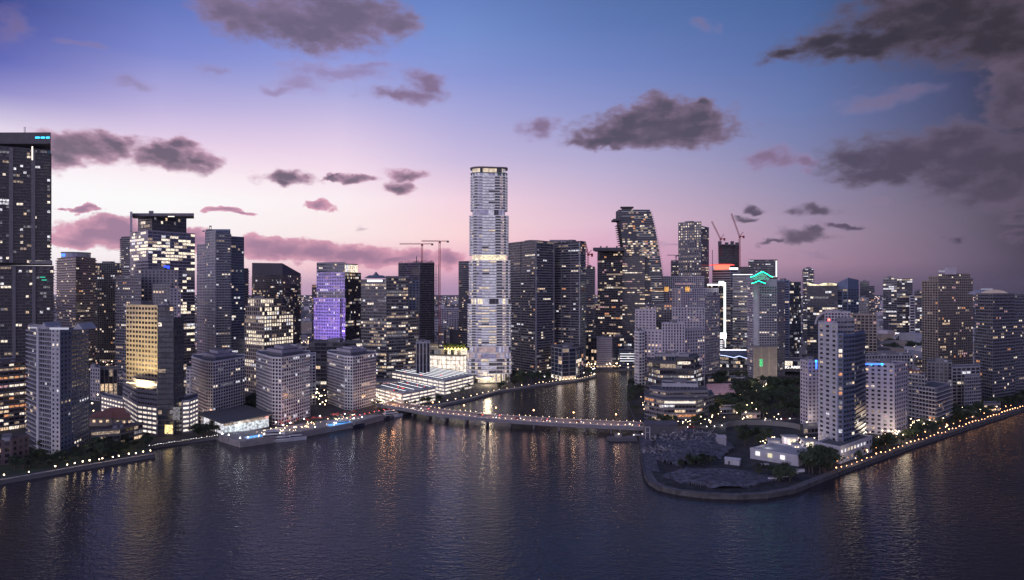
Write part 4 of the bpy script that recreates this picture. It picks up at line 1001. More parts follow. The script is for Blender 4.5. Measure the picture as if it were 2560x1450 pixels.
# lobby with columns and canopy
b = MB(); b.prism(hfoot(1182, 1262), G, Zat(936, HD), M['glass']); b.build('core', hero)
ring('lobby_glazing', 1184, 1262, 936, 957, lambda i: rh.choice([HCR, HCR, HM[2], M['glass']]), grow=.3)
for i, p in enumerate(hfoot(1172, 1274)):
    if i % 3 == 0: b = MB(); b.cone(p, .9, .9, G, Zat(936, HD), 8, slab_m); b.build('column', hero)
b = MB(); xc = (1212 - 1280) * k; b.cone((xc, HD - 4), 11, 11.5, G + 8, G + 8.8, 20, M['white']); b.cone((xc, HD - 4), 10.6, 10.6, G + 6.6, G + 8, 20, HCR); b.build('entrance_canopy', hero)
l = bpy.data.lights.new('forecourt_light', 'POINT'); l.energy = 26000; l.color = (1, .78, .5); l.shadow_soft_size = 4; lo = bpy.data.objects.new('forecourt_light', l); COL.objects.link(lo); lo.location = (xc + 4, HD - 16, G + 7)
# podium of the bright tower
pod, _ = building('podium_building', 'cream lit podium with a roof garden at the left foot of the bright tower', [
    ([(1071, 952), (1150, 956), (1166, 954)], 891, None, 'curtain', dict(wall='cream', lit=1, set='garage', fh=5.2, bw=6, pw=.5, sh=.5, depth=40)),
    ([(1078, 948), (1168, 950)], 874, 891, 'curtain', dict(wall='lgrey', lit=.8, set='office', fh=7, bw=4, depth=30)),
    ([(1060, 945), (1095, 947)], 862, 880, 'curtain', dict(wall='cream', lit=.1, sh=4, depth=20))], clutter=False)
for k_ in range(26):
    d = DG(951) + R.uniform(3, 22); x = (R.uniform(1108, 1166) - 1280) / F * d; tree(x, d, R.uniform(.45, .75), 'green tree in the golden lit roof garden beside the bright tower', 'roof garden trees', Zat(873, DG(950)))
for q in range(7):
    d = DG(951) + 2; x = (1112 + q * 8.5 - 1280) / F * d; b = MB(); b.ball((x, d, Zat(872, DG(950)) + .6), .5, glow('garden_light', (1, .75, .12), 30), 6); b.build('garden_light', pod)
l = bpy.data.lights.new('roof_garden_light', 'AREA'); l.shape = 'RECTANGLE'; l.size = 28; l.size_y = 4; l.energy = 9000; l.color = (1, .78, .2); lo = bpy.data.objects.new('roof_garden_light', l); COL.objects.link(lo)
d = DG(951) - 1; lo.location = ((1138 - 1280) / F * d, d - 2, Zat(873, d) + .5); lo.rotation_euler = (radians(135), 0, 0)
# parking decks
for (pts, yt, lab, n) in (([(968, 958), (1112, 988), (1183, 970)], 954, 'large white lit parking deck with bright striped roof in front of the bright tower', 7), ([(938, 1000), (1005, 1020), (1088, 1002)], 986, 'smaller grey parking deck beside the bridge end', 4)):
    rpk, tpk = building('parking_deck', lab, [(pts, yt, None, 'garage', dict(fh=3.4, bw=11, pw=.6, sh=1.6, wall='lgrey', roofm='lroof'))], cat='parking garage', clutter=False)
    fp = tpk[0]['fp']; z = tpk[0]['z1']
    for i in range(n):
        t_ = (i + .6) / n; a = Vector(fp[0] + (0,)).lerp(Vector(fp[3] + (0,)), t_) ; c = Vector(fp[1] + (0,)).lerp(Vector(fp[2] + (0,)), t_); a, c = a.lerp(c, .05), a.lerp(c, .93)
        b = MB(); b.bar((a.x, a.y, z + 2.6), (c.x, c.y, z + 2.6), .8, M['steel']); b.bar((a.x, a.y, z + 2.0), (c.x, c.y, z + 2.0), .4, glow('deck_light_strip', (.95, .95, 1), 2.2 if n == 7 else .8)); b.build('roof_beam', rpk)
    for i in range(10):
        u, v = R.uniform(.1, .9), R.uniform(.1, .9); a = Vector(fp[0] + (0,)).lerp(Vector(fp[1] + (0,)), u); dlt = (Vector(fp[3] + (0,)) - Vector(fp[0] + (0,))) * v; a = a + dlt; car(a.x, a.y, z + .05, R.choice([.4, 1.97]), 'parked on the roof of the ' + ('large' if n == 7 else 'smaller') + ' parking deck', 'cars on the ' + ('large' if n == 7 else 'smaller') + ' parking roof')
for px, py, e, c_ in ((960, 1012, 5200, (1, .5, .2)), (985, 1020, 4200, (1, .45, .18)), (1050, 985, 6000, (.85, .95, 1)), (1030, 1000, 2500, (.9, .95, 1))):
    x, y = P(px, py); l = bpy.data.lights.new('yard_light', 'POINT'); l.energy = e; l.color = c_; l.shadow_soft_size = 1; lo = bpy.data.objects.new('yard_light', l); COL.objects.link(lo); lo.location = (x, y - 4, G + 8)
# ---------------------------------------------------------------- three white grid towers
def white_tower(label, pts, yt, steps, seed):
    r_, t_ = building('hotel_tower', label, [(pts, yt, None, 'grid', dict(wall='white', lit=.09, set='homec', bw=3.5, fh=2.8, pw=1.1, sh=1.05, p=.12, indiv=True))] +
        [(p, y1, y0, 'curtain', dict(wall='lilac', bw=40, pw=.1, sh=3, fh=9, lit=0, glass='dgrey')) for p, y1, y0 in steps], clutter=False, seed=seed)
    z = t_[-1]['z1']; f = t_[-1]['fp']; part_box(r_, 'roof_unit', (f[1][0], f[1][1] + 9, z + 1), (5, 4, 2), M['dgrey']); part_box(r_, 'roof_unit', (f[1][0] + 7, f[1][1] + 11, z + .8), (3, 3, 1.6), M['lgrey']); return r_
white_tower('white grid tower left of three, warm tinted on its left face', [(479, 1030), (515, 1050), (532, 1053), (612, 1030)], 906, [([(506, 1030), (538, 1042), (590, 1030)], 890, 906), ([(524, 1026), (545, 1032), (575, 1028)], 880, 890)], 5)
white_tower('middle and largest white grid tower with a curved grey penthouse', [(641, 1040), (680, 1062), (704, 1064), (775, 1040)], 896, [([(668, 1040), (705, 1052), (758, 1038)], 879, 896), ([(686, 1036), (708, 1042), (745, 1034)], 868, 879)], 8)
white_tower('blue white grid tower right of three, beside the parking decks', [(818, 1006), (862, 1024), (882, 1026), (940, 1010)], 893, [([(842, 1008), (876, 1018), (915, 1008)], 878, 893), ([(856, 1004), (880, 1008), (908, 1004)], 871, 878)], 12)
building('annex', 'narrow white annex behind the right side of the middle white tower', [([(771, 1012), (789, 1010)], 890, None, 'grid', dict(wall='white', lit=.06, bw=3.2, fh=3))], clutter=False)
building('office_block', 'low dark glass box with a thin frame between the middle and right white towers', [([(772, 980), (906, 984)], 858, None, 'curtain', dict(lit=.16, set='office', fh=4.2, bw=7, depth=30, glass='glass'))])
building('low_building', 'pink grey concrete block left of the low dark glass box', [([(728, 955), (776, 957)], 868, None, 'punch', dict(wall='lilac', lit=.1, bw=6, fh=6))])
building('low_building', 'pale block seen left of the first white tower', [([(466, 1010), (484, 1012)], 925, None, 'punch', dict(wall='lgrey', lit=.12, depth=20))], clutter=False)
for (px, py, e, c_) in ((690, 1078, 9000, (1, .85, .7)), (478, 1052, 9000, (1, .6, .45)), (730, 1068, 6000, (1, .4, .35)), (880, 1040, 7000, (.8, .9, 1)), (600, 1084, 6000, (.75, .88, 1)), (850, 1055, 6000, (.7, .85, 1))):
    x, y = P(px, py); l = bpy.data.lights.new('terrace_light', 'POINT'); l.energy = e; l.color = c_; l.shadow_soft_size = .8; lo = bpy.data.objects.new('terrace_light', l); COL.objects.link(lo); lo.location = (x, y, G + 6)
# convention hall with a flat dark roof and lit glass front
hall, th = building('low_hall', 'low hall with wide dark roof and bright glass front at the pool deck', [([(503, 1066), (560, 1090), (672, 1068)], 1058, None, 'curtain', dict(wall='lgrey', lit=.9, set='homec', fh=9, bw=6, sh=1.5, roofm='roof'))], clutter=False)
fp = th[0]['fp']; b = MB(); b.prism(offset(fp, 3), th[0]['z1'] + .3, th[0]['z1'] + 1.2, M['roof'], bottom=True); b.build('roof', hall)
A, Bq = Vector(fp[1] + (0,)), Vector(fp[2] + (0,))
for i in range(6):
    q = A.lerp(Bq, .08 + i * .165); b = MB(); b.box((q.x, q.y - 1.0, G + 4), (8, .4, 6.4), lit('white_glass_wall', (.85, .92, 1), 1.0, .5, .25), atan2(Bq.y - A.y, Bq.x - A.x)); b.build('glass_panel', hall)
# pool terrace
terr = [(547, 1096), (600, 1112), (700, 1098), (770, 1084), (905, 1059), (960, 1044), (905, 1046), (760, 1066), (680, 1080), (560, 1090)]
b = MB(); b.prism([P(a, c) for a, c in terr], -1, G + 2.6, mat('terrace_concrete', (.3, .27, .28)), pave); b.build('terrace'); bpy.data.objects['terrace']['kind'] = 'structure'
for lab, pts in (('long blue lit pool by the hall', [(610, 1093), (668, 1084), (672, 1089), (618, 1098)]), ('blue lit pool by the right white tower', [(815, 1062), (872, 1052), (880, 1056), (825, 1067)])):
    q = [P(a, c, G + 2.7) for a, c in pts]; root = thing('swimming_pool', lab, 'pool', (q[0][0], q[0][1], G + 2.6))
    b = MB(); b.face([(x, y, G + 2.72) for x, y in q], G_POOL); b.build('pool_water', root)
    b = MB()
    for i in range(4): b.bar((q[i][0], q[i][1], G + 2.75), (q[(i + 1) % 4][0], q[(i + 1) % 4][1], G + 2.75), .5, M['white'])
    b.build('pool_edge', root)
row = Row('terrace_lamp', 3.5, .45, G_WHITE, 'bright white lamp on the pool terrace', 'terrace lamps')
for px, py in ((556, 1098), (572, 1101), (600, 1109), (620, 1107), (660, 1099), (700, 1092), (708, 1075), (736, 1078), (787, 1077), (840, 1067), (884, 1058), (905, 1053), (690, 1068), (760, 1058), (800, 1052), (726, 1070), (862, 1044)):
    x, y = P(px, py, G + 2.6); row.put(x, y, G + 2.6)
r_ = random.Random(77)
row = Row('terrace_spot', 2.0, .22, G_WARM, 'tiny warm light among the cafe terraces below the white towers', 'tiny lights on the cafe terraces')
for _ in range(75):
    px = r_.uniform(640, 900); x, y = P(px, 1080 - (px - 690) * .17 + r_.uniform(-9, 5), G + 2.6); row.put(x, y, G + 1.4)
UM = []
for i in range(34):
    px = r_.uniform(690, 890); yy = 1074 - (px - 690) * .15 + r_.uniform(-4, 4); x, y = P(px, yy)
    if not UM:
        root = thing('parasol', 'small parasol on the lit terrace below the white towers', 'parasol', (x, y, G + 2.6), 'parasols on the pool terrace'); b = MB(); b.cone((0, 0), .06, .06, 0, 2.4, 5, M['steel']); p1 = b.build('pole'); p1.parent = root; p1.location = (0, 0, 0)
        b = MB(); b.cone((0, 0), 1.7, .1, 2.3, 3.1, 8, mat('red_canvas', (.45, .08, .06))); p2 = b.build('canopy'); p2.parent = root; p2.location = (0, 0, 2.3); CHILDREN[root.name] = [p1, p2]; UM.append(root)
    else: copy_tree(UM[0], (x, y, G + 2.6))
# boats
def boat(label, px, py, L, rz, decks, m, name='motor_yacht', cat='boat'):
    x, y = P(px, py, 0); root = thing(name, label, cat, (x, y, 0)); w_ = L * .2
    b = MB(); n = 8; pr = None
    sec = []
    for i in range(n + 1):
        t_ = i / n; ww = w_ / 2 * (1 - max(0, (t_ - .55) / .45) ** 2 * .97); sh_ = 1.6 + 1.0 * t_ * t_; sec.append([(L * (t_ - .5), -ww * .7, -.3), (L * (t_ - .5), -ww, sh_), (L * (t_ - .5), ww, sh_), (L * (t_ - .5), ww * .7, -.3)])
    for i in range(n):
        for j in range(3): b.face([sec[i][j], sec[i + 1][j], sec[i + 1][j + 1], sec[i][j + 1]], m)
    b.face(sec[0], m)
    o = b.build('hull'); o.location = (0, 0, 0); me = o.data
    # undo the centring the builder applied
    n_ = len(b.v); ox = sum(v[0] for v in b.v) / n_; oy = sum(v[1] for v in b.v) / n_; oz = min(v[2] for v in b.v); o.location = (ox, oy, oz); o.parent = root
    for k_ in range(decks):
        l_ = L * (.62 - .17 * k_); b = MB(); c_ = (-L * .06 - L * .03 * k_, 0, 1.9 + 2.1 * k_ + 1)
        b.box(c_, (l_, w_ * (.8 - .12 * k_), 2.0), M['hull']); b.box((c_[0], 0, c_[2] + .1), (l_ * .96, w_ * (.8 - .12 * k_) + .1, .8), M['glass']); b.box((c_[0] - .4, 0, c_[2] + 1.05), (l_ * 1.1, w_ * .85, .15), M['hull'])
        n_ = len(b.v); off = (sum(v[0] for v in b.v) / n_, sum(v[1] for v in b.v) / n_, min(v[2] for v in b.v)); o = b.build('cabin'); o.parent = root; o.location = off
    b = MB(); b.bar((-L * .1, 0, 2 + 2.1 * decks), (-L * .12, 0, 5 + 2.1 * decks), .15, M['steel']); n_ = len(b.v); off = (sum(v[0] for v in b.v) / n_, sum(v[1] for v in b.v) / n_, min(v[2] for v in b.v)); o = b.build('mast'); o.parent = root; o.location = off
    root.rotation_euler = (0, 0, rz); return root
boat('large three deck yacht moored below the pool terrace', 695, 1104, 34, .35, 3, M['hull'])
boat('dark hulled yacht moored below the blue pool, right of the large yacht', 856, 1070, 36, .42, 2, M['navy'])
boat('small white boat at the right end of the pool terrace quay', 742, 1100, 14, .35, 1, M['hull'])
boat('small dark boat moored just left of the bridge', 950, 1050, 18, .6, 1, M['navy'])
boat('white boat moored nearest the bridge ramp', 980, 1043, 20, .55, 2, M['hull'])
boat('small white boat furthest left of those near the bridge', 925, 1053, 13, .5, 1, M['hull'])
x, y = P(1556, 1100, 0); bg_ = thing('work_barge', 'dark flat work barge with a small light below the right end of the bridge', 'barge', (x, y, 0)); part_box(bg_, 'hull', (x, y, .9), (21, 9, 2.4), M['dark']); part_box(bg_, 'cabin', (x - 3, y + 1, 3.3), (5, 4, 2.4), M['dgrey'])
b = MB(); b.bar((x - 2, y, 2), (x - 1.5, y, 9), .3, M['steel']); b.build('mast', bg_); b = MB(); b.ball((x - 3, y - 1.5, 4.9), .35, G_WARM); b.build('lamp', bg_)
# ---------------------------------------------------------------- dark twin towers and the curved tower
building('apartment_tower', 'left one of the dark twin towers, right behind the bright tower', [
    ([(1269, 928), (1338, 941), (1386, 934)], 602, None, 'slab', dict(wall='dgrey', slabm='grey', lit=.13, set='home', fh=3.3, bw=4, slab=1.0, strips=[(0, .05, 1.0, 'lgrey', 0), (0, .5, .8, 'dgrey', 0), (1, .02, 1.2, 'lgrey', 0), (1, .95, 1.0, 'grey', 0)]))])
rt, tt = building('apartment_tower', 'right one of the dark twin towers with a glassy right edge', [
    ([(1385, 930), (1452, 937), (1464, 934)], 604, None, 'slab', dict(wall='dark', slabm='grey', lit=.14, set='home', fh=3.3, bw=4, slab=1.0, strips=[(0, .3, .8, 'dgrey', 0), (0, .65, .8, 'dgrey', 0), (0, .97, 1.0, 'lgrey', 0)]))])
pbox(rt, 'crown', 1374, 1412, 599.5, 604, 930, 10, M['grey'])
building('podium_building', 'curved framed podium at the river foot of the dark twin towers', [([(1378, 944), (1405, 951), (1440, 948), (1458, 940)], 872, None, 'curtain', dict(wall='grey', pw=1.0, bw=9, fh=5, sh=.7, lit=.3, set='warm', depth=25))])
building('apartment_tower', 'dark tower seen in the gap between the twin towers and the curved tower', [([(1461, 905), (1487, 905)], 668, None, 'slab', dict(lit=.18, set='home', depth=24))])
# curved tower: straight left block, overhanging deck, leaning curved upper block
rv, tv = building('apartment_tower', 'tall curved tower leaning like a sail with a cantilevered left deck', [
    ([(1494, 905), (1562, 908)], 628, 760, 'slab', dict(wall='dark', slabm='dgrey', lit=.26, set='warm', slab=.6, depth=26, railing=False, fh=3.3, bw=3.6)),
    ([(1484, 905), (1562, 909)], 760, None, 'slab', dict(wall='dark', slabm='dgrey', lit=.26, set='warm', slab=.6, depth=26, railing=False, fh=3.3, bw=3.6)),
    ([(1556, 909), (1612, 911)], 640, None, 'curtain', dict(wall='dark', glass='glass', lit=.22, set='warm', depth=28, bw=3.6, sh=1.6, fh=3.3))], clutter=False)
d = DG(910); kk = d / F
def sail_x(y):   # left and right outline of the upper block in photograph pixels
    lo_ = 1549 + max(0, y - 548) * .14 if y > 548 else 1547
    t_ = (y - 520) / 230.0
    hi_ = 1622 + 36 * (max(0, t_) ** .62) + 8 * t_
    return lo_, hi_
rs_ = random.Random(5); nfl = 70; y_ = 524.0; step = 3.3 / kk
i = 0
while y_ < 752:
    lo_, hi_ = sail_x(y_); 
    if y_ > 640: lo_ = 1600
    xa, xb = (lo_ - 1280) * kk, (hi_ - 1280) * kk; zb, zt = Zat(y_ + step, d), Zat(y_, d)
    b = MB(); nn = max(3, int((xb - xa) / 3.5)); row_lit = rs_.random() < .3
    split = (xb - xa) * .42
    b.box(((xa + xb) / 2, d + 15, (zb + zt) / 2), (xb - xa, 29.6, zt - zb - .02), M['dark'])
    for q in range(nn):
        u0, u1 = xa + (xb - xa) * q / nn, xa + (xb - xa) * (q + 1) / nn
        on = rs_.random() < (.55 if (562 < y_ < 578 or 598 < y_ < 640) else .07 if u0 > xa + split else .16)
        b.face([(u0 + .1, d + .1, zb + .9), (u1 - .1, d + .1, zb + .9), (u1 - .1, d + .1, zt - .35), (u0 + .1, d + .1, zt - .35)], pick(rs_, SETS['warm']) if on else M['bglass'])
    b.build('floor', rv)
    xs = xa + split if y_ > 536 else xa
    b = MB(); b.box(((xs + xb) / 2 + 1.2, d + 14, zb), (xb - xs + 2.4, 32, .4), M['lgrey']); b.box(((xs + xb) / 2 - 1, d - 2.05, zb), ((xb - xs) * .8, .12, .34), G_EDGE if (rs_.random() < .7) else M['lgrey']); b.build('balcony_slab', rv)  # pale slab fronts given an added glow so the floor bands look brighter
    if 552 < y_ < 618: b = MB(); b.box((xa - 2.2, d + 12, zb), (5.4, 24, .35), M['dgrey']); b.build('balcony_slab', rv)
    y_ += step
b = MB(); b.prism([((x_ - 1280) * kk, d + yy_) for x_, yy_ in ((1482, -2), (1562, -2), (1562, 26), (1494, 26))], Zat(627, d), Zat(619, d), M['dark'], bottom=True); b.build('cantilever_deck', rv)
b = MB(); b.prism([((x_ - 1280) * kk, d + yy_) for x_, yy_ in ((1534, -2), (1556, -2), (1556, 24), (1534, 24))], Zat(552, d), Zat(547, d), M['dark'], bottom=True); b.build('cantilever_deck', rv)
pbox(rv, 'roof_unit', 1554, 1580, 517, 524, 909, 12, M['dgrey']); pbox(rv, 'roof_canopy', 1551, 1584, 516.4, 518.4, 910, 16, M['dark'])
for px in (1500, 1515, 1540): pbox(rv, 'roof_unit', px, px + 4, 615, 619, 905, 4, M['dgrey'])
building('low_building', 'low dark river block with a grey louvred panel between the twin and curved towers', [([(1464, 918), (1492, 920)], 846, None, 'grid', dict(wall='dark', lit=.3, set='warm', fh=5, bw=4, depth=24)), ([(1492, 920), (1530, 921)], 846, None, 'ribbon', dict(wall='lilac', lit=0, fh=2.6, sh=1.9, depth=24, bw=30)),
     ([(1530, 921), (1584, 919)], 846, None, 'curtain', dict(lit=.14, depth=24))])
b_ = [(1552, 884), (1552, 890), (1552, 896), (1552, 902)]
lw = building('low_building', 'low block with white light lines at the river edge left of the lilac flats', [([(1548, 922), (1592, 921)], 874, None, 'ribbon', dict(wall='blue', lit=.1, fh=3.4, sh=1.2, depth=12))])[0]
for _, y0 in b_: pbox(lw, 'light_line', 1550, 1588, y0, y0 + .9, 926, .4, G_LED)
for px in range(1466, 1590, 9):
    x, y = P(px, 921); part_box(lw, 'shop_light', (x, y - 1.5, G + 3), (3, .4, 1.8), WARM)
building('office_tower', 'checkered tower with a lattice of lit windows right of the curved tower', [([(1696, 887), (1753, 890)], 555, None, 'grid', dict(wall='dgrey', lit=.5, set='office', bw=4.0, fh=4.2, pw=1.9, sh=2.0, run=.05, depth=30)), ([(1753, 889), (1772, 885)], 566, None, 'grid', dict(wall='dgrey', lit=.3, set='office', bw=5, fh=4.2, pw=1.9, sh=2.0, run=.05, depth=30))])
building('apartment_tower', 'short dark tower top just left of the checkered tower', [([(1678, 868), (1700, 868)], 652, None, 'slab', dict(lit=.2, depth=20))], clutter=False)
rf, tf = building('tower_under_construction', 'far concrete tower core under construction below the two luffing cranes', [([(1797, 866), (1847, 866)], 612, None, 'slab', dict(wall='dark', lit=0, slab=1.5, railing=False, slabm='dgrey', depth=30))], clutter=False)
for k_, px in enumerate((1795, 1812, 1826, 1838)): pbox(rf, 'formwork', px, px + 9, 603 + (k_ % 2) * 3, 614, 868, 8, M['dark'])
rc2, _ = building('office_tower', 'banded tower with a glowing red flared crown', [([(1781, 882), (1826, 885), (1850, 882)], 675, None, 'ribbon', dict(wall='lgrey', lit=.1, fh=4.2, sh=2.0, bw=30))], clutter=False)
b = MB(); d = DG(884); x = (1810 - 1280) / F * d; z0 = Zat(674, d); b.cone((x, d + 12), 12, 14, z0, z0 + 8, 16, glow('red_crown_light', (1, .25, .15), 1.3)); b.cone((x, d + 12), 22, 18, z0 + 8, z0 + 9.5, 16, glow('red_rim_light', (1, .08, .05), 1.8)); b.build('crown', rc2)
b = MB(); b.bar(((1781 - 1280) / F * d, d, Zat(676, d)), ((1781 - 1280) / F * d, d, Zat(625, d)), .8, M['dark']); b.build('antenna', rc2)
rl, _ = building('office_tower', 'dark tower outlined by a bright white light line down its right edge', [([(1768, 900), (1809, 903)], 712, None, 'ribbon', dict(wall='black', lit=.3, set='warm', fh=4.2, depth=28)), ([(1768, 906), (1812, 908)], 853, None, 'ribbon', dict(wall='white', lit=.9, set='homec', fh=3.6, bw=8, sh=1.5, depth=10))], clutter=False)
pbox(rl, 'light_line', 1809.5, 1814.5, 706, 868, 905, 1, glow('bright_white_line', (.9, 1, .95), 3.0)); pbox(rl, 'light_line', 1768, 1814, 710, 713.5, 905, 1, G_LED); pbox(rl, 'light_line', 1797, 1810, 703, 711, 905, 2, MATS['bright_white_line']); pbox(rl, 'light_screen', 1797, 1816, 832, 846, 912, 1, MATS['bright_white_line'])
for k_ in range(8): pbox(rl, 'light_line', 1770, 1806, 852 + k_ * 5.2, 853.2 + k_ * 5.2, 912, .5, G_LED)
ri, _ = building('office_tower', 'grey banded office behind the green roofed hotel with a white roof line', [([(1832, 893), (1892, 895)], 688, None, 'ribbon', dict(wall='grey', lit=.28, set='office', fh=4.0, sh=2.2, run=.6, depth=30))], clutter=False)
pbox(ri, 'light_line', 1832, 1882, 685.5, 687, 897, .6, G_LED); pbox(ri, 'light_screen', 1823, 1845, 669, 674.5, 880, .6, G_LED)
rj, _ = building('apartment_tower', 'broad dark tower behind the green roofed hotel with a white lit right edge', [([(1872, 875), (1943, 876)], 650, None, 'slab', dict(wall='dark', lit=.25, set='homec', depth=30)), ([(1842, 873), (1872, 874)], 668, None, 'grid', dict(wall='dark', lit=.25, set='homec', depth=30))], clutter=False)
pbox(rj, 'light_line', 1939.5, 1942.5, 652, 692, 880, .8, G_LED)
# green roofed hotel
rh_, th_ = building('hotel_tower', 'pale hotel tower with glowing green gabled roof lines', [
    ([(1869, 940), (1884, 944)], 706, None, 'grid', dict(wall='lilac', lit=.1, depth=26, fh=3.1)),
    ([(1884, 945), (1904, 946)], 700, 866, 'curtain', dict(wall='lgrey', lit=0, sh=3, bw=20, depth=26, fh=9, glass='lgrey')),
    ([(1898, 947), (1942, 947)], 716, 866, 'slabl', dict(wall='lgrey', lit=.2, set='home', depth=26, fh=3.1, slab=.8)),
    ([(1942, 946), (1962, 940)], 706, None, 'grid', dict(wall='grey', lit=.08, depth=26, fh=3.1)),
    ([(1884, 945), (1942, 946)], 700, 716, 'punch', dict(wall='lgrey', lit=0, depth=22, sh=4)),
    ([(1884, 947), (1942, 948)], 866, None, 'curtain', dict(wall='cream', lit=0, sh=1, pw=1.2, bw=9, fh=30, depth=26, glass='tan'))], clutter=False)
d = DG(952); kk = d / F
def neon(pts, w_, m_):
    b = MB()
    for i in range(len(pts) - 1):
        (a, c), (e, f_) = pts[i], pts[i + 1]; b.bar(((a - 1280) * kk, d, Zat(c, d)), ((e - 1280) * kk, d, Zat(f_, d)), w_, m_)
    return b.build('green_neon', rh_)
neon([(1876, 693), (1886, 690), (1896, 684), (1906, 679), (1916, 684), (1925, 690), (1932, 692.5)], .75, G_GREEN); neon([(1879, 708.5), (1888, 706), (1897, 702), (1906, 706), (1914, 708.5)], .7, G_GREEN)
b = MB(); x0, x1 = (1878 - 1280) * kk, (1930 - 1280) * kk; xm = (1905 - 1280) * kk
for yy_ in (0,):
    b.hexa([(x0, d + 1, Zat(700, d)), (x1, d + 1, Zat(700, d)), (x1, d + 24, Zat(700, d)), (x0, d + 24, Zat(700, d)), (xm - .3, d + 1, Zat(681, d)), (xm + .3, d + 1, Zat(681, d)), (xm + .3, d + 24, Zat(681, d)), (xm - .3, d + 24, Zat(681, d))], M['grey'])
b.build('gabled_roof', rh_)
pbox(rh_, 'green_screen', 1899, 1907, 898, 916, 954, .5, lit('green_screen', (.15, 1, .35), 1.2, 1.2, .2)); pbox(rh_, 'cornice', 1868, 1946, 864, 868, 952, 4, M['dgrey'])
for px, e in ((1888, 5000), (1912, 5000), (1936, 5000)):
    x = (px - 1280) * kk; l = bpy.data.lights.new('wall_uplight', 'POINT'); l.energy = e; l.color = (1, .85, .68); l.shadow_soft_size = .6; lo = bpy.data.objects.new('wall_uplight', l); COL.objects.link(lo); lo.location = (x, d - 9, G + 5)
l = bpy.data.lights.new('roof_green_light', 'POINT'); l.energy = 4000; l.color = (0, 1, .4); lo = bpy.data.objects.new('roof_green_light', l); COL.objects.link(lo); lo.location = (xm, d - 5, Zat(694, d))
# waterside hall with blue zigzag roof light
rz_, _ = building('low_hall', 'low waterside hall with a pale blue light line along its wavy roof', [([(1788, 918), (1868, 921)], 893, None, 'ribbon', dict(wall='dgrey', lit=.5, set='office', fh=5, depth=25))], clutter=False)
d = DG(926); kk = d / F; b = MB(); zz = [(1790, 887), (1812, 889), (1835, 894), (1848, 890), (1868, 896)]
for i in range(4): b.bar(((zz[i][0] - 1280) * kk, d, Zat(zz[i][1], d)), ((zz[i + 1][0] - 1280) * kk, d, Zat(zz[i + 1][1], d)), .8, glow('pale_blue_line', (.5, .6, 1), 2.2))
b.build('light_line', rz_); pbox(rz_, 'canopy', 1788, 1868, 877, 890, 922, 20, M['blue']); pbox(rz_, 'light_line', 1790, 1866, 874, 876, 925, .6, G_LED)
building('apartment_tower', 'blue grey tower with one dark glass side right of the green roofed hotel', [([(1942, 918), (1974, 921)], 702, None, 'punch', dict(wall='blue', lit=.04, bw=9, depth=30)), ([(1974, 921), (2002, 917)], 706, None, 'curtain', dict(glass='bglass', lit=.25, set='homec', depth=30))])
building('apartment_tower', 'thin far tower with glittering left edge behind the wave topped towers', [([(2008, 870), (2033, 870)], 672, None, 'slab', dict(wall='grey', lit=.3, set='homec', depth=30, slab=2))])
rw, _ = building('apartment_tower', 'dark broad tower with a gold lit wavy roof edge', [([(2018, 917), (2094, 919)], 713, None, 'curtain', dict(lit=.24, set='homec', depth=26, glass='bglass', bw=4))], clutter=False)
d = DG(920); kk = d / F; b = MB(); zz = [(2018, 705), (2030, 709), (2045, 711), (2060, 707), (2075, 706), (2092, 709)]
for i in range(5): 
    a_, c_ = zz[i], zz[i + 1]; b.face([((a_[0] - 1280) * kk, d, Zat(714, d)), ((c_[0] - 1280) * kk, d, Zat(714, d)), ((c_[0] - 1280) * kk, d, Zat(c_[1], d)), ((a_[0] - 1280) * kk, d, Zat(a_[1], d))], lit('gold_roof_screen', (1, .85, .55), 1.8, .1))
    b.bar(((a_[0] - 1280) * kk, d, Zat(a_[1], d)), ((c_[0] - 1280) * kk, d, Zat(c_[1], d)), .7, M['lgrey'])
b.build('roof_screen', rw)
building('apartment_tower', 'twin of the gold roofed tower with a sharp slanted grey top', [([(2093, 914), (2120, 916), (2147, 912)], 722, None, 'curtain', dict(wall='blue', lit=.16, set='homec', tops=[708, 694, 700, 705, 712], glass='bglass', pw=1.6, bw=9))], clutter=False)
building('apartment_tower', 'plain far dark slab right of the slanted tower', [([(2150, 880), (2173, 881)], 705, None, 'curtain', dict(lit=.03, depth=26))])
building('apartment_tower', 'slim far tower beside the plain dark slab', [([(2173, 868), (2186, 868)], 716, None, 'slab', dict(lit=.3, depth=20))], clutter=False)
building('office_block', 'mid grey block below the plain far dark slab', [([(2143, 900), (2171, 901)], 746, None, 'grid', dict(wall='grey', lit=.1, depth=26, fh=4))])
building('apartment_tower', 'broad far tower cluster dotted with lights near the right horizon', [([(2208, 838), (2242, 839)], 694, None, 'slab', dict(wall='dgrey', lit=.35, set='homec', fh=5, bw=6)), ([(2242, 838), (2281, 838)], 697, None, 'slab', dict(wall='dark', lit=.3, set='homec', fh=5, bw=6))])
building('apartment_tower', 'shorter far tower with a lit parapet in front of the broad far cluster', [([(2242, 848), (2278, 848)], 728, None, 'slab', dict(wall='dgrey', lit=.45, set='homec', fh=5, bw=6))])
building('apartment_tower', 'far tower with a pale lit pillar, rightmost near the horizon', [([(2274, 850), (2288, 850)], 740, None, 'punch', dict(wall='white', lit=0, fh=6, bw=12)), ([(2286, 850), (2306, 850)], 728, None, 'slab', dict(wall='dgrey', lit=.4, set='homec', fh=5, bw=6))])
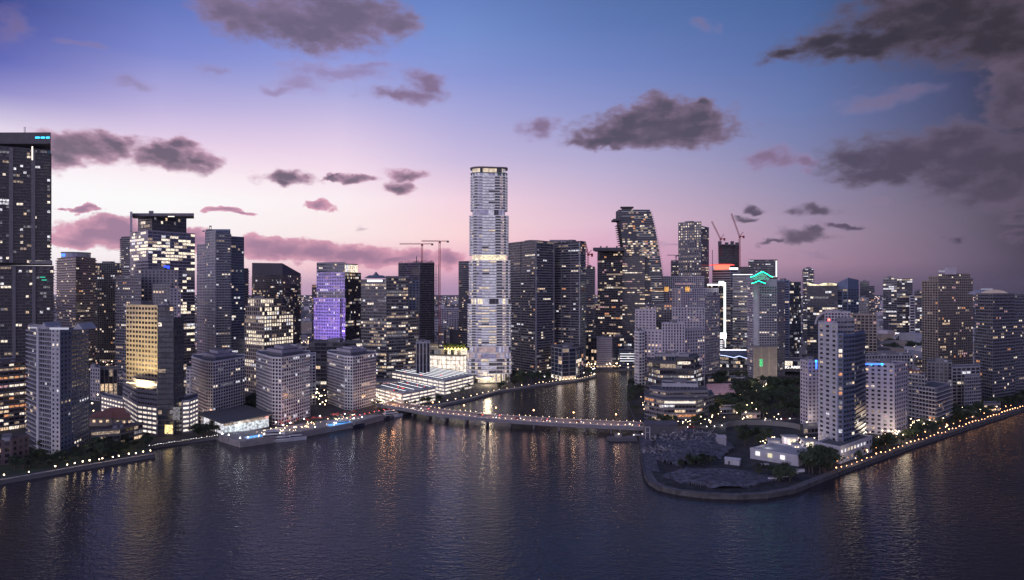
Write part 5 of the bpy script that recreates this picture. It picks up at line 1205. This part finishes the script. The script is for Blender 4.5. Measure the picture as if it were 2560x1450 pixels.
# lilac stepped flats right of the river
OR = dict(wall='lilac', set='warm')
rL, tL = building('apartment_tower', 'tallest rear block of the lilac flats with orange lit roof cubes', [([(1640, 905), (1702, 908), (1796, 903)], 722, None, 'punch', dict(wall='lilac', lit=.12)), ([(1655, 902), (1760, 902)], 692, 722, 'grid', dict(wall='lilac', lit=.25, set='warm', depth=16))], clutter=False)
orange_box = lit('orange_roof_lantern', (1, .5, .12), 1.3)
for a, c in ((1661, 1672), (1713, 1724)): pbox(rL, 'roof_lantern', a, c, 717, 729, 915, 10, orange_box)
pbox(rL, 'light_line', 1636, 1660, 727, 729, 914, .5, WARM)
building('apartment_tower', 'middle block of the lilac flats with a dark recessed centre', [([(1588, 938), (1640, 941)], 776, None, 'punch', dict(wall='lilac', lit=.07, set='warm', depth=24)), ([(1640, 934), (1680, 935)], 762, None, 'grid', dict(wall='dgrey', lit=.2, set='warm', depth=20)), ([(1680, 940), (1762, 938)], 770, None, 'punch', dict(wall='lilac', lit=.07, set='warm', depth=24)), ([(1762, 936), (1800, 928)], 738, None, 'punch', dict(wall='lilac', lit=.16, set='warm', depth=20))])
building('apartment_tower', 'front block of the lilac flats with tall centre bay', [([(1610, 968), (1655, 971)], 828, None, 'punch', dict(wall='lilac', lit=.06, set='warm', depth=22)), ([(1655, 972), (1712, 973)], 810, None, 'grid', dict(wall='lilac', lit=.08, pw=1.6, sh=.8, set='warm', depth=24)), ([(1712, 970), (1762, 964)], 826, None, 'punch', dict(wall='lilac', lit=.1, set='warm', depth=22))])
building('apartment_tower', 'slim white block at the river corner of the lilac flats', [([(1586, 968), (1597, 972), (1612, 970)], 831, None, 'punch', dict(wall='white', lit=.05, set='homec', sh=1.5, pw=1.6, indiv=True))])
# dark terraced glass blocks
rd_, td_ = building('terraced_building', 'upper dark glass building with rounded terraces and amber lit floor', [
    ([(1612, 995), (1640, 1006), (1715, 1008), (1758, 996)], 950, None, 'ribbon', dict(wall='dark', lit=.35, set='homec', fh=4.5, depth=30, par=.3)), ([(1622, 993), (1650, 1000), (1735, 1001), (1752, 992)], 925, 950, 'ribbon', dict(wall='dark', lit=.7, set='homec', fh=4.5, depth=26)),
    ([(1618, 990), (1650, 997), (1690, 998)], 906, 925, 'ribbon', dict(wall='dark', lit=.9, set='warm', fh=6, sh=3.4, depth=24)), ([(1690, 998), (1735, 997), (1745, 990)], 897, 925, 'ribbon', dict(wall='dark', lit=.3, set='homec', fh=5.5, sh=3, depth=24)),
    ([(1636, 988), (1722, 990)], 888, 906, 'curtain', dict(wall='grey', lit=.15, fh=6, sh=3.5, depth=18))], clutter=True)
pbox(rd_, 'lit_window_band', 1694, 1726, 904, 911, 1001, .5, CREAM)
rd2, _ = building('terraced_building', 'lower dark glass building with a bright white window band near the bridge', [
    ([(1612, 1045), (1660, 1056), (1740, 1056), (1785, 1040)], 1000, None, 'ribbon', dict(wall='dgrey', lit=.3, set='warm', fh=4, sh=1.6, depth=28, par=.3)), ([(1625, 1040), (1665, 1048), (1770, 1046)], 980, 1000, 'ribbon', dict(wall='dgrey', lit=.3, set='warm', fh=4, sh=2, depth=24)),
    ([(1655, 1036), (1745, 1038)], 962, 980, 'curtain', dict(wall='lgrey', lit=.05, fh=6, sh=4, depth=20))])
pbox(rd2, 'lit_window_band', 1664, 1738, 1004, 1008.5, 1062, .6, glow('white_window_band', (1, .92, .8), 1.0)); pbox(rd2, 'lit_window_band', 1650, 1686, 1013, 1018, 1062, .6, COOL)
# ribbed glass roof
rm_, tm_ = building('market_hall', 'low hall with a ribbed pinkish lit roof between the glass terraces and the park', [([(1766, 1010), (1838, 1008)], 990, None, 'curtain', dict(wall='dgrey', lit=.9, set='warm', fh=6, bw=4, depth=80, roofm='lroof'))], clutter=False)
f = tm_[0]['fp']; z = tm_[0]['z1']
for i in range(9):
    t_ = (i + .5) / 9; a = Vector(f[0] + (0,)).lerp(Vector(f[3] + (0,)), t_); c = Vector(f[1] + (0,)).lerp(Vector(f[2] + (0,)), t_)
    b = MB(); b.bar((a.x, a.y, z + 1.3), (c.x, c.y, z + 1.3), 1.2, mat('pink_canvas', (.5, .36, .4))); b.bar((a.x, a.y - 1.4, z + .8), (c.x, c.y - 1.4, z + .8), .5, ROSE); b.build('roof_rib', rm_)
# arena with sign
ra_, _ = building('arena', 'white fronted arena with a large lit sign, right of the green roofed hotel', [([(1944, 928), (2032, 930)], 903, None, 'curtain', dict(wall='lgrey', lit=.4, set='homec', fh=8, bw=6, depth=40))], clutter=False)
pbox(ra_, 'canopy', 1952, 2006, 922, 928, 935, 8, M['dark'])
d = DG(937); kk = d / F
cu = bpy.data.curves.new('sign', 'FONT'); cu.body = 'NG AREC'; cu.size = 9.2; cu.extrude = .3; cu.align_x = 'LEFT'; cu.space_character = .92
tmp = bpy.data.objects.new('sign_text', cu); COL.objects.link(tmp); bpy.context.view_layer.update()
me = bpy.data.meshes.new_from_object(tmp.evaluated_get(bpy.context.evaluated_depsgraph_get())); bpy.data.objects.remove(tmp)
me.materials.clear(); me.materials.append(glow('sign_letter_light', (1, .93, .88), 2.2))
w_ = max(v.co.x for v in me.vertices); sc_ = (2004 - 1956) * kk / w_
o = bpy.data.objects.new('sign_lettering', me); COL.objects.link(o); o.parent = ra_; o.rotation_euler = (radians(90), 0, 0); o.scale = (sc_, 6.0 * kk / 6.4, 1)
o.location = ((1956 - 1280) * kk - ra_.location[0], d - ra_.location[1], Zat(921, d) - G)
# ---------------------------------------------------------------- island towers at right
rA, tA = building('apartment_tower', 'tall near island tower with a pale left face and dark glassy right face', [
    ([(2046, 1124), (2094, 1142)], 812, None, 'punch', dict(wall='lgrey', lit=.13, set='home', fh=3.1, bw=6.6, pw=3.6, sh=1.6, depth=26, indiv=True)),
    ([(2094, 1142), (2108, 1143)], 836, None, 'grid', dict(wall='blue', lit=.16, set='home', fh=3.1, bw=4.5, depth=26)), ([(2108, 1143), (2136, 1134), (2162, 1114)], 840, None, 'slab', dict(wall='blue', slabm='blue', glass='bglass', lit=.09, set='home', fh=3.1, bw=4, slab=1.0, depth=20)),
    ([(2092, 1128), (2136, 1124)], 800, 836, 'curtain', dict(wall='grey', lit=.04, depth=16, sh=2))], clutter=False)
d = DG(1128); kk = d / F; b = MB()
pr = None
for i in range(13):
    a = pi * i / 12; q = ((2092 - 1280) * kk + 12 * cos(a), d + 6, Zat(812, d) + 9.5 * sin(a))
    if pr: b.bar(pr, q, .9, M['lgrey'])
    pr = q
b.build('roof_arch', rA); pbox(rA, 'crown', 2060, 2110, 804, 814, 1126, 14, M['lgrey']); 
b = MB(); b.ball(((2079 - 1280) * kk, d + 4, Zat(800, d)), .8, G_RED); b.build('beacon', rA)
pod_, _ = building('podium_building', 'pale curved arcade podium at the foot of the near island tower', [([(2040, 1146), (2100, 1160), (2180, 1130)], 1120, None, 'curtain', dict(wall='lgrey', lit=.3, set='homec', fh=6, bw=5, sh=3, pw=2.0))], clutter=False)
rB, tB = building('apartment_tower', 'shorter pale tower half hidden left of the near island tower', [([(2001, 1058), (2020, 1066), (2050, 1064)], 905, None, 'punch', dict(wall='lilac', lit=.12, set='warm', fh=3.1, bw=4.5, sh=1.6, indiv=True))])
rC, tC = building('apartment_tower', 'pale tower with blue roof light right of the near island tower', [([(2160, 1082), (2236, 1090), (2268, 1078)], 912, None, 'punch', dict(wall='lilac', lit=.14, set='warm', fh=3.1, bw=4.2, sh=1.5, indiv=True))])
def blue_wash(root, px, y0, yb):
    d = DG(yb); l = bpy.data.lights.new('blue_wash_light', 'POINT'); l.energy = 5200; l.color = (.02, .08, 1); l.shadow_soft_size = .3; lo = bpy.data.objects.new('blue_wash_light', l); COL.objects.link(lo); lo.location = ((px - 1280) / F * d, d, Zat(y0, d))
    b = MB(); b.ball(((px - 1280) / F * d, d + .5, Zat(y0, d)), .8, G_CYAN); b.build('blue_lamp', root)
blue_wash(rB, 2041, 903, 1074); blue_wash(rC, 2206, 911, 1094); blue_wash(rC, 2180, 911, 1092); pbox(rB, 'blue_light', 2038.5, 2043, 900, 922, 1071, .6, G_BLUE); pbox(rC, 'blue_light', 2163, 2210, 908.5, 912, 1093, .6, G_BLUE)
building('apartment_tower', 'tan gridded tower behind the near island tower', [([(2112, 968), (2192, 970)], 788, None, 'grid', dict(wall='tan', lit=.22, set='warm', fh=3.4, bw=4.4, depth=26)), ([(2062, 974), (2126, 976)], 782, None, 'grid', dict(wall='lilac', lit=.1, depth=24))])
building('apartment_block', 'low dark roofed block behind the blue lit tower', [([(2150, 1008), (2282, 1004)], 890, None, 'grid', dict(wall='grey', lit=.12, set='warm', depth=24))])
building('terraced_flats', 'terraced white banded flats with a rounded right end', [([(2272, 1048), (2312, 1056)], 940, None, 'slabl', dict(wall='grey', lit=.1, set='warm', depth=22)), ([(2290, 1052), (2338, 1062), (2376, 1046)], 972, None, 'slabl', dict(wall='grey', slabm='white', lit=.08, set='warm', slab=1.8)), ([(2272, 1044), (2300, 1046)], 928, 940, 'grid', dict(wall='rust', lit=.9, set='warm', depth=14))])
building('apartment_block', 'long dark stepped block with white frames in front of the two right towers', [([(2318, 1012), (2380, 1016)], 908, None, 'grid', dict(wall='dgrey', lit=.08, set='home', depth=26)), ([(2380, 1022), (2450, 1018)], 920, None, 'grid', dict(wall='grey', lit=.05, set='homec', bw=6, depth=24)), ([(2412, 1030), (2450, 1026)], 944, None, 'slabl', dict(wall='grey', lit=.06, depth=14))])
rD, tD = building('apartment_tower', 'big pinkish tower with stepped shoulders near the right edge', [([(2305, 948), (2345, 954)], 703, None, 'grid', dict(wall='tan', lit=.1, set='warm', fh=3.1, bw=3.8, depth=34)), ([(2322, 950), (2345, 954)], 692, 703, 'grid', dict(wall='tan', lit=.1, depth=30)), ([(2345, 956), (2432, 948)], 696, None, 'grid', dict(wall='tan', lit=.12, set='warm', fh=3.1, bw=3.8, depth=34)), ([(2345, 953), (2425, 948)], 685, 696, 'grid', dict(wall='tan', lit=.1, depth=28))], clutter=False)
pbox(rD, 'crown', 2362, 2391, 669, 686, 952, 16, M['lilac']); pbox(rD, 'crown', 2348, 2362, 678, 686, 952, 14, M['lilac']); pbox(rD, 'light_line', 2346, 2362, 677, 678.4, 957, .6, G_EDGE)
rE, tE = building('apartment_tower', 'dark banded tower with a lit domed roof at the right edge', [([(2440, 992), (2482, 1002), (2534, 994)], 736, None, 'slabl', dict(wall='dgrey', slabm='dgrey', lit=.09, set='warm', slab=1.5, depth=30)), ([(2534, 990), (2620, 980)], 738, None, 'slab', dict(wall='dgrey', slabm='dgrey', lit=.07, set='warm', slab=1.2, depth=34))], clutter=False)
d = DG(985); kk = d / F; b = MB()
for i in range(8):
    a0, a1 = pi * i / 8, pi * (i + 1) / 8; xc = (2496 - 1280) * kk; w_ = 15
    q0, q1 = (xc + w_ * -cos(a0), Zat(736, d) + 5 * sin(a0)), (xc + w_ * -cos(a1), Zat(736, d) + 5 * sin(a1))
    b.face([(q0[0], d + 6, q0[1]), (q1[0], d + 6, q1[1]), (q1[0], d + 26, q1[1]), (q0[0], d + 26, q0[1])][::-1], M['grey']); b.face([(q0[0], d + 6, Zat(736, d)), (q1[0], d + 6, Zat(736, d)), (q1[0], d + 6, q1[1]), (q0[0], d + 6, q0[1])], mat('lit_dome_gable', (.5, .42, .38), .7, (1, .75, .6), .1))
b.build('domed_roof', rE)
pbox(rE, 'light_line', 2452, 2482, 722, 723.5, 1000, .5, G_EDGE)
# white pavilion on the seawall
rW, tW = building('pavilion', 'white walled pavilion with three bright openings behind the empty plot', [([(1876, 1146), (1996, 1166), (2052, 1150)], 1142, None, 'curtain', dict(wall='lgrey', lit=0, sh=1, bw=60, fh=8, pw=.5, glass='lgrey', roofm='lroof', depth=None))], clutter=False)
f = tW[0]['fp']; A, Bq = Vector(f[0] + (0,)), Vector(f[1] + (0,)); rz = atan2(Bq.y - A.y, Bq.x - A.x)
for t_, m_ in ((.16, glow('white_opening', (1, .95, .95), 1.1)), (.42, glow('pale_yellow_opening', (1, .9, .6), .8)), (.68, glow('white_opening', (1, .95, .95), 1.1))):
    q = A.lerp(Bq, t_); b = MB(); b.box((q.x - .2, q.y - .35, tW[0]['z1'] - 1.9), (2.8, .3, 2.6), m_, rz); b.build('lit_opening', rW)
for k_, (px, py, s_) in enumerate(((1935, 1128, 7), (1975, 1120, 9), (2020, 1128, 8), (1990, 1140, 5))):
    x, y = P(px, py); root = thing('kiosk', ('left white kiosk', 'tallest white kiosk', 'right white kiosk', 'front small white kiosk')[k_] + ' on the brightly lit plaza behind the white pavilion', 'kiosk', (x, y, G)); part_box(root, 'wall', (x, y, G + 4), (s_, s_ * .7, 8), M['white']); part_box(root, 'roof', (x, y, G + 8.3), (s_ * 1.2, s_ * .9, .5), M['lroof'])
    part_box(root, 'window', (x, y - s_ * .35 - .05, G + 5), (s_ * .6, .2, 3.4), BRIGHT)
for px, py, e, c_ in ((1950, 1122, 2600, (1, .9, .85)), (2000, 1118, 2600, (1, .8, .7)), (1915, 1140, 900, (1, .95, .95)), (2225, 1094, 4000, (1, .85, .65)), (2180, 1104, 3800, (1, .88, .7)), (2290, 1068, 2600, (1, .8, .55)), (2020, 1072, 1600, (1, .85, .7)), (2130, 1160, 900, (1, .8, .6)), (1800, 1062, 1500, (.8, 1, .9)), (1680, 1074, 1500, (1, .6, .4)), (1900, 1056, 2000, (.95, 1, .9))):
    x, y = P(px, py); l = bpy.data.lights.new('plaza_light', 'POINT'); l.energy = e * .9; l.color = c_; l.shadow_soft_size = 3; lo = bpy.data.objects.new('plaza_light', l); COL.objects.link(lo); lo.location = (x, y - 3, G + 6.5)
row = Row('plaza_lamp', 4.2, .32, G_WARM, 'small lamp scattered over the lit island plazas', 'lamps on the island plazas')
for px, py, e, c_ in ((2100, 1152, 1500, (1, .8, .65)), (2160, 1128, 1500, (1, .7, .5)), (2255, 1096, 2200, (1, .8, .55)), (2330, 1066, 1800, (1, .7, .45)), (1640, 1000, 2500, (1, .6, .35)), (1625, 1020, 1600, (1, .6, .35)), (1720, 1040, 1500, (1, .7, .5)),
                      (1880, 975, 4000, (1, .85, .7)), (1910, 990, 3000, (.9, 1, .85)), (1800, 1030, 2500, (1, .6, .4)), (1855, 1040, 2500, (1, .85, .7)), (2030, 1068, 1500, (1, .85, .75)), (2440, 1020, 1500, (1, .7, .4)), (1400, 950, 1500, (1, .8, .7)), (1450, 946, 1500, (1, .8, .7)), (1480, 940, 1200, (1, .9, .85)),
                      (255, 880, 12000, (1, .7, .45)), (280, 900, 9000, (1, .8, .6)), (765, 880, 12000, (1, .6, .4)), (470, 960, 6000, (1, .55, .35)), (270, 1040, 1800, (1, .7, .5)), (150, 1150, 1200, (1, .8, .6)), (320, 1122, 900, (1, .8, .6)), (10, 1140, 900, (.9, 1, .7))):
    x, y = P(px, py); l = bpy.data.lights.new('street_glow_light', 'POINT'); l.energy = e * 1.0; l.color = c_; l.shadow_soft_size = 4; lo = bpy.data.objects.new('street_glow_light', l); COL.objects.link(lo); lo.location = (x, y - 3, G + 8)
r_ = random.Random(9)
for (x0, x1, ya, yb_, n) in ((1900, 2050, 1106, 1130, 44), (2090, 2170, 1118, 1160, 22), (2165, 2270, 1088, 1108, 30), (2275, 2370, 1058, 1082, 24), (1600, 1640, 985, 1040, 22), (1850, 1940, 960, 1000, 30), (1740, 1960, 1015, 1062, 40), (2010, 2050, 1060, 1075, 8), (2400, 2500, 1015, 1040, 14), (1625, 1780, 1062, 1070, 22)):
    for _ in range(n): x, y = P(r_.uniform(x0, x1), r_.uniform(ya, yb_)); row.put(x, y, G)
row = Row('quay_lamp', 3.5, .36, G_WHITE, 'white lamp scattered on the river terrace below the dark twin towers', 'lamps on the river terrace')
for _ in range(46): px = r_.uniform(1360, 1490); x, y = P(px, 956 - (px - 1350) * .13 - r_.uniform(2, 14)); row.put(x, y, G)
row = Row('city_street_lamp', 7, .55, G_WARM, 'warm street lamp in a street between the towers', 'street lamps between the towers')
for (x0, x1, ya, yb_, n) in ((230, 300, 860, 940, 40), (230, 300, 1000, 1060, 14), (455, 480, 880, 1010, 16), (735, 790, 845, 900, 36), (780, 815, 980, 1030, 16), (930, 1010, 1003, 1020, 20), (1465, 1580, 918, 925, 30), (1095, 1160, 860, 930, 20), (1960, 2015, 880, 920, 14), (2190, 2305, 860, 920, 50)):
    for _ in range(n): x, y = P(r_.uniform(x0, x1), r_.uniform(ya, yb_)); row.put(x, y, G)
# sheds and huts on the empty plot
def hut(label, px, py, L, w_, h_, rz, m_, name='shed'):
    x, y = P(px, py); root = thing(name, label, 'shed', (x, y, G)); b = MB(); b.box((x, y, G + h_ / 2), (L, w_, h_), m_, rz); b.build('wall', root)
    c, s_ = cos(rz), sin(rz); q = lambda a, bb, z: (x + a * c - bb * s_, y + a * s_ + bb * c, z)
    b = MB(); l2, w2 = L / 2 + .4, w_ / 2 + .4
    b.face([q(-l2, -w2, G + h_), q(l2, -w2, G + h_), q(l2, 0, G + h_ * 1.25), q(-l2, 0, G + h_ * 1.25)], m_); b.face([q(l2, w2, G + h_), q(-l2, w2, G + h_), q(-l2, 0, G + h_ * 1.25), q(l2, 0, G + h_ * 1.25)], m_); b.build('roof', root)
    b = MB(); b.box(q(-L * .2, -w_ / 2 - .03, G + 1.1), (1.1, .12, 2.1), M['dark'], rz); b.build('door', root)
hut('large dark shed with a curved grey roof at the island end of the bridge', 1650, 1088, 24, 12, 9, -.05, M['dark'])
hut('pale box cabin in the middle of the dark plot', 1832, 1160, 9, 5, 3.4, -.5, M['lgrey'])
hut('grey square hut behind the dark plot', 1802, 1118, 6, 5, 7, 0, M['grey'])
for k_, (px, py) in enumerate(((1912, 1166), (1931, 1201), (1945, 1197), (1964, 1192), (1985, 1184), (2001, 1180))):
    x, y = P(px, py); root = thing('storage_container', ('pale container beside the pavilion wall', 'pale container nearest the tip of the row', 'second pale container from the tip', 'third pale container from the tip', 'fourth pale container from the tip', 'last pale container of the row, nearest the tall dark trees')[k_], 'container', (x, y, G))
    part_box(root, 'body', (x, y, G + .9), (4.6, 1.8, 1.6), M['white'], .2); part_box(root, 'roof', (x, y, G + 1.76), (4.7, 1.9, .12), M['lroof'], .2)
# frame gate on the seawall
x, y = P(1619, 1098); root = thing('gate_frame', 'tall pale rectangular frame standing at the seawall beside the dark shed', 'frame', (x, y, G)); b = MB()
for a in (-1.6, 1.6): b.bar((x + a, y, G), (x + a, y, G + 9), .5, M['lgrey'])
b.build('post', root); b = MB(); b.bar((x - 1.6, y, G + 9), (x + 1.6, y, G + 9), .5, M['lgrey']); b.bar((x - 1.6, y, G + 5), (x + 1.6, y, G + 5), .4, M['lgrey']); b.build('cross_bar', root)
x, y = P(1838, 1072); b = MB()
for i in range(12):
    a0, a1 = pi * .95 * i / 12 + .1, pi * .95 * (i + 1) / 12 + .1
    b.hexa([(x + 20 + 30 * cos(t) * rr, y - 6 + 22 * sin(t) * rr, zz) for zz in (G, G + 4) for t, rr in ((a0, 1), (a1, 1), (a1, .97), (a0, .97))], M['conc'])
tag(b.build('retaining_wall'), 'curved grey retaining wall below the island road', 'wall')
# ---------------------------------------------------------------- distant low city and its lights
# low blocks filling the streets between the towers
LOW = [(230, 300, 905, 'pinkish flat block in the lit street left of the fin office', 'lilac', 876), (455, 492, 985, 'small dark block between the black glass tower and the first white tower', 'dgrey', 950), (735, 780, 925, 'small lit block in the gap left of the purple tower', 'tan', 880), (940, 1000, 985, 'low grey block left of the large parking deck', 'grey', 955),
       (1595, 1640, 960, 'low dim block at the river corner behind the slim white block', 'dgrey', 935), (1770, 1862, 955, 'low pale block on the island side of the back channel', 'grey', 946), (2190, 2262, 975, 'flat roofed grey block behind the low dark roofed block', 'grey', 925), (2285, 2310, 940, 'small pale block left of the big pinkish tower', 'lgrey', 900), (2460, 2500, 1030, 'low dim block on the promenade under the far right tower', 'dgrey', 1012), (2385, 2440, 1046, 'low lit pavilion among the trees right of the terraced flats', 'tan', 1034),
       (1010, 1042, 960, 'narrow grey block behind the parking deck', 'lgrey', 915), (1855, 1900, 1048, 'low lit house in the island park beside the road', 'tan', 1036), (1800, 1840, 1035, 'small house with lit windows at the left of the island park', 'lgrey', 1023), (2010, 2045, 1085, 'low block at the foot of the half hidden pale tower', 'grey', 1070)]
for x0, x1, yb_, lab, wl, yt_ in LOW: building('low_building', lab, [([(x0, yb_), (x1, yb_ - 2)], yt_, None, 'ribbon', dict(wall=wl, lit=.5, set='warm', fh=3.6, bw=3.5, depth=16))], clutter=False)
r_ = random.Random(21); b = MB(); cols = ['grey', 'lgrey', 'lilac', 'dgrey', 'tan', 'dark']
for _ in range(3600):
    d = 990 * math.exp(r_.random() * 2.3); px = r_.uniform(-250, 2850); x = (px - 1280) / F * d
    if d < 1050 and px < 1480: continue
    hgt = r_.choice([5, 7, 9, 12, 18]) * (1 if r_.random() < .9 else 2.4); w_ = r_.uniform(14, 45)
    b.box((x, d, G + hgt / 2), (w_, r_.uniform(14, 40), hgt), M[r_.choice(cols)], r_.uniform(-.2, .4))
o = b.build('distant_low_city'); o['kind'] = 'stuff'; o['label'] = 'low rise city stretching to the horizon behind the towers'
b = MB(); gl = [glow('far_warm_light', (1, .72, .5), 2.2), glow('far_white_light', (1, .95, 1), 2.0), glow('far_orange_light', (1, .5, .3), 1.8), glow('far_rose_light', (1, .6, .65), 1.4)]
for _ in range(8000):
    d = 990 * math.exp(r_.random() * 2.5); px = r_.uniform(-250, 2850); x = (px - 1280) / F * d
    s_ = d / F * r_.uniform(.5, 1.5); z = G + r_.uniform(4, 16)
    b.box((x, d, z), (s_ * r_.choice([1, 1, 1, 2.2]), s_, s_), gl[r_.choice([0, 0, 1, 1, 2, 3])])
for _ in range(500):
    px = r_.uniform(2185, 2310); d = r_.uniform(1150, 1900); x = (px - 1280) / F * d; s_ = d / F * r_.uniform(.8, 2.2); b.box((x, d, G + r_.uniform(2, 10)), (s_ * 2, s_, s_), gl[r_.choice([0, 1, 1])])
for _ in range(260):
    px = r_.choice([r_.uniform(735, 790), r_.uniform(228, 300), r_.uniform(455, 492), r_.uniform(1095, 1165)]); d = r_.uniform(850, 1400); x = (px - 1280) / F * d; s_ = d / F * r_.uniform(.8, 2.0); b.box((x, d, G + r_.uniform(2, 14)), (s_, s_, s_), gl[r_.choice([0, 2, 3])])
o = b.build('distant_city_lights'); o['kind'] = 'stuff'; o['label'] = 'thousands of small lights of the far city'
# air
hz = MB(); hz.box((0, 6000, 147), (31000, 19000, 306), M['grey']); ho = hz.build('haze'); ho['kind'] = 'stuff'; ho['label'] = 'faint evening haze'
hm = bpy.data.materials.new('haze_air'); hm.use_nodes = True; ht = hm.node_tree; ht.nodes.remove(ht.nodes['Principled BSDF'])
pv = ht.nodes.new('ShaderNodeVolumePrincipled'); pv.inputs['Density'].default_value = 0.000022; pv.inputs['Color'].default_value = (.9, .86, .95, 1); pv.inputs['Anisotropy'].default_value = .45
ht.links.new(pv.outputs[0], ht.nodes['Material Output'].inputs['Volume']); ho.data.materials.clear(); ho.data.materials.append(hm)
for o in bpy.data.objects:
    for k_ in ('_ov', '_n', '_top'):
        if k_ in o: del o[k_]
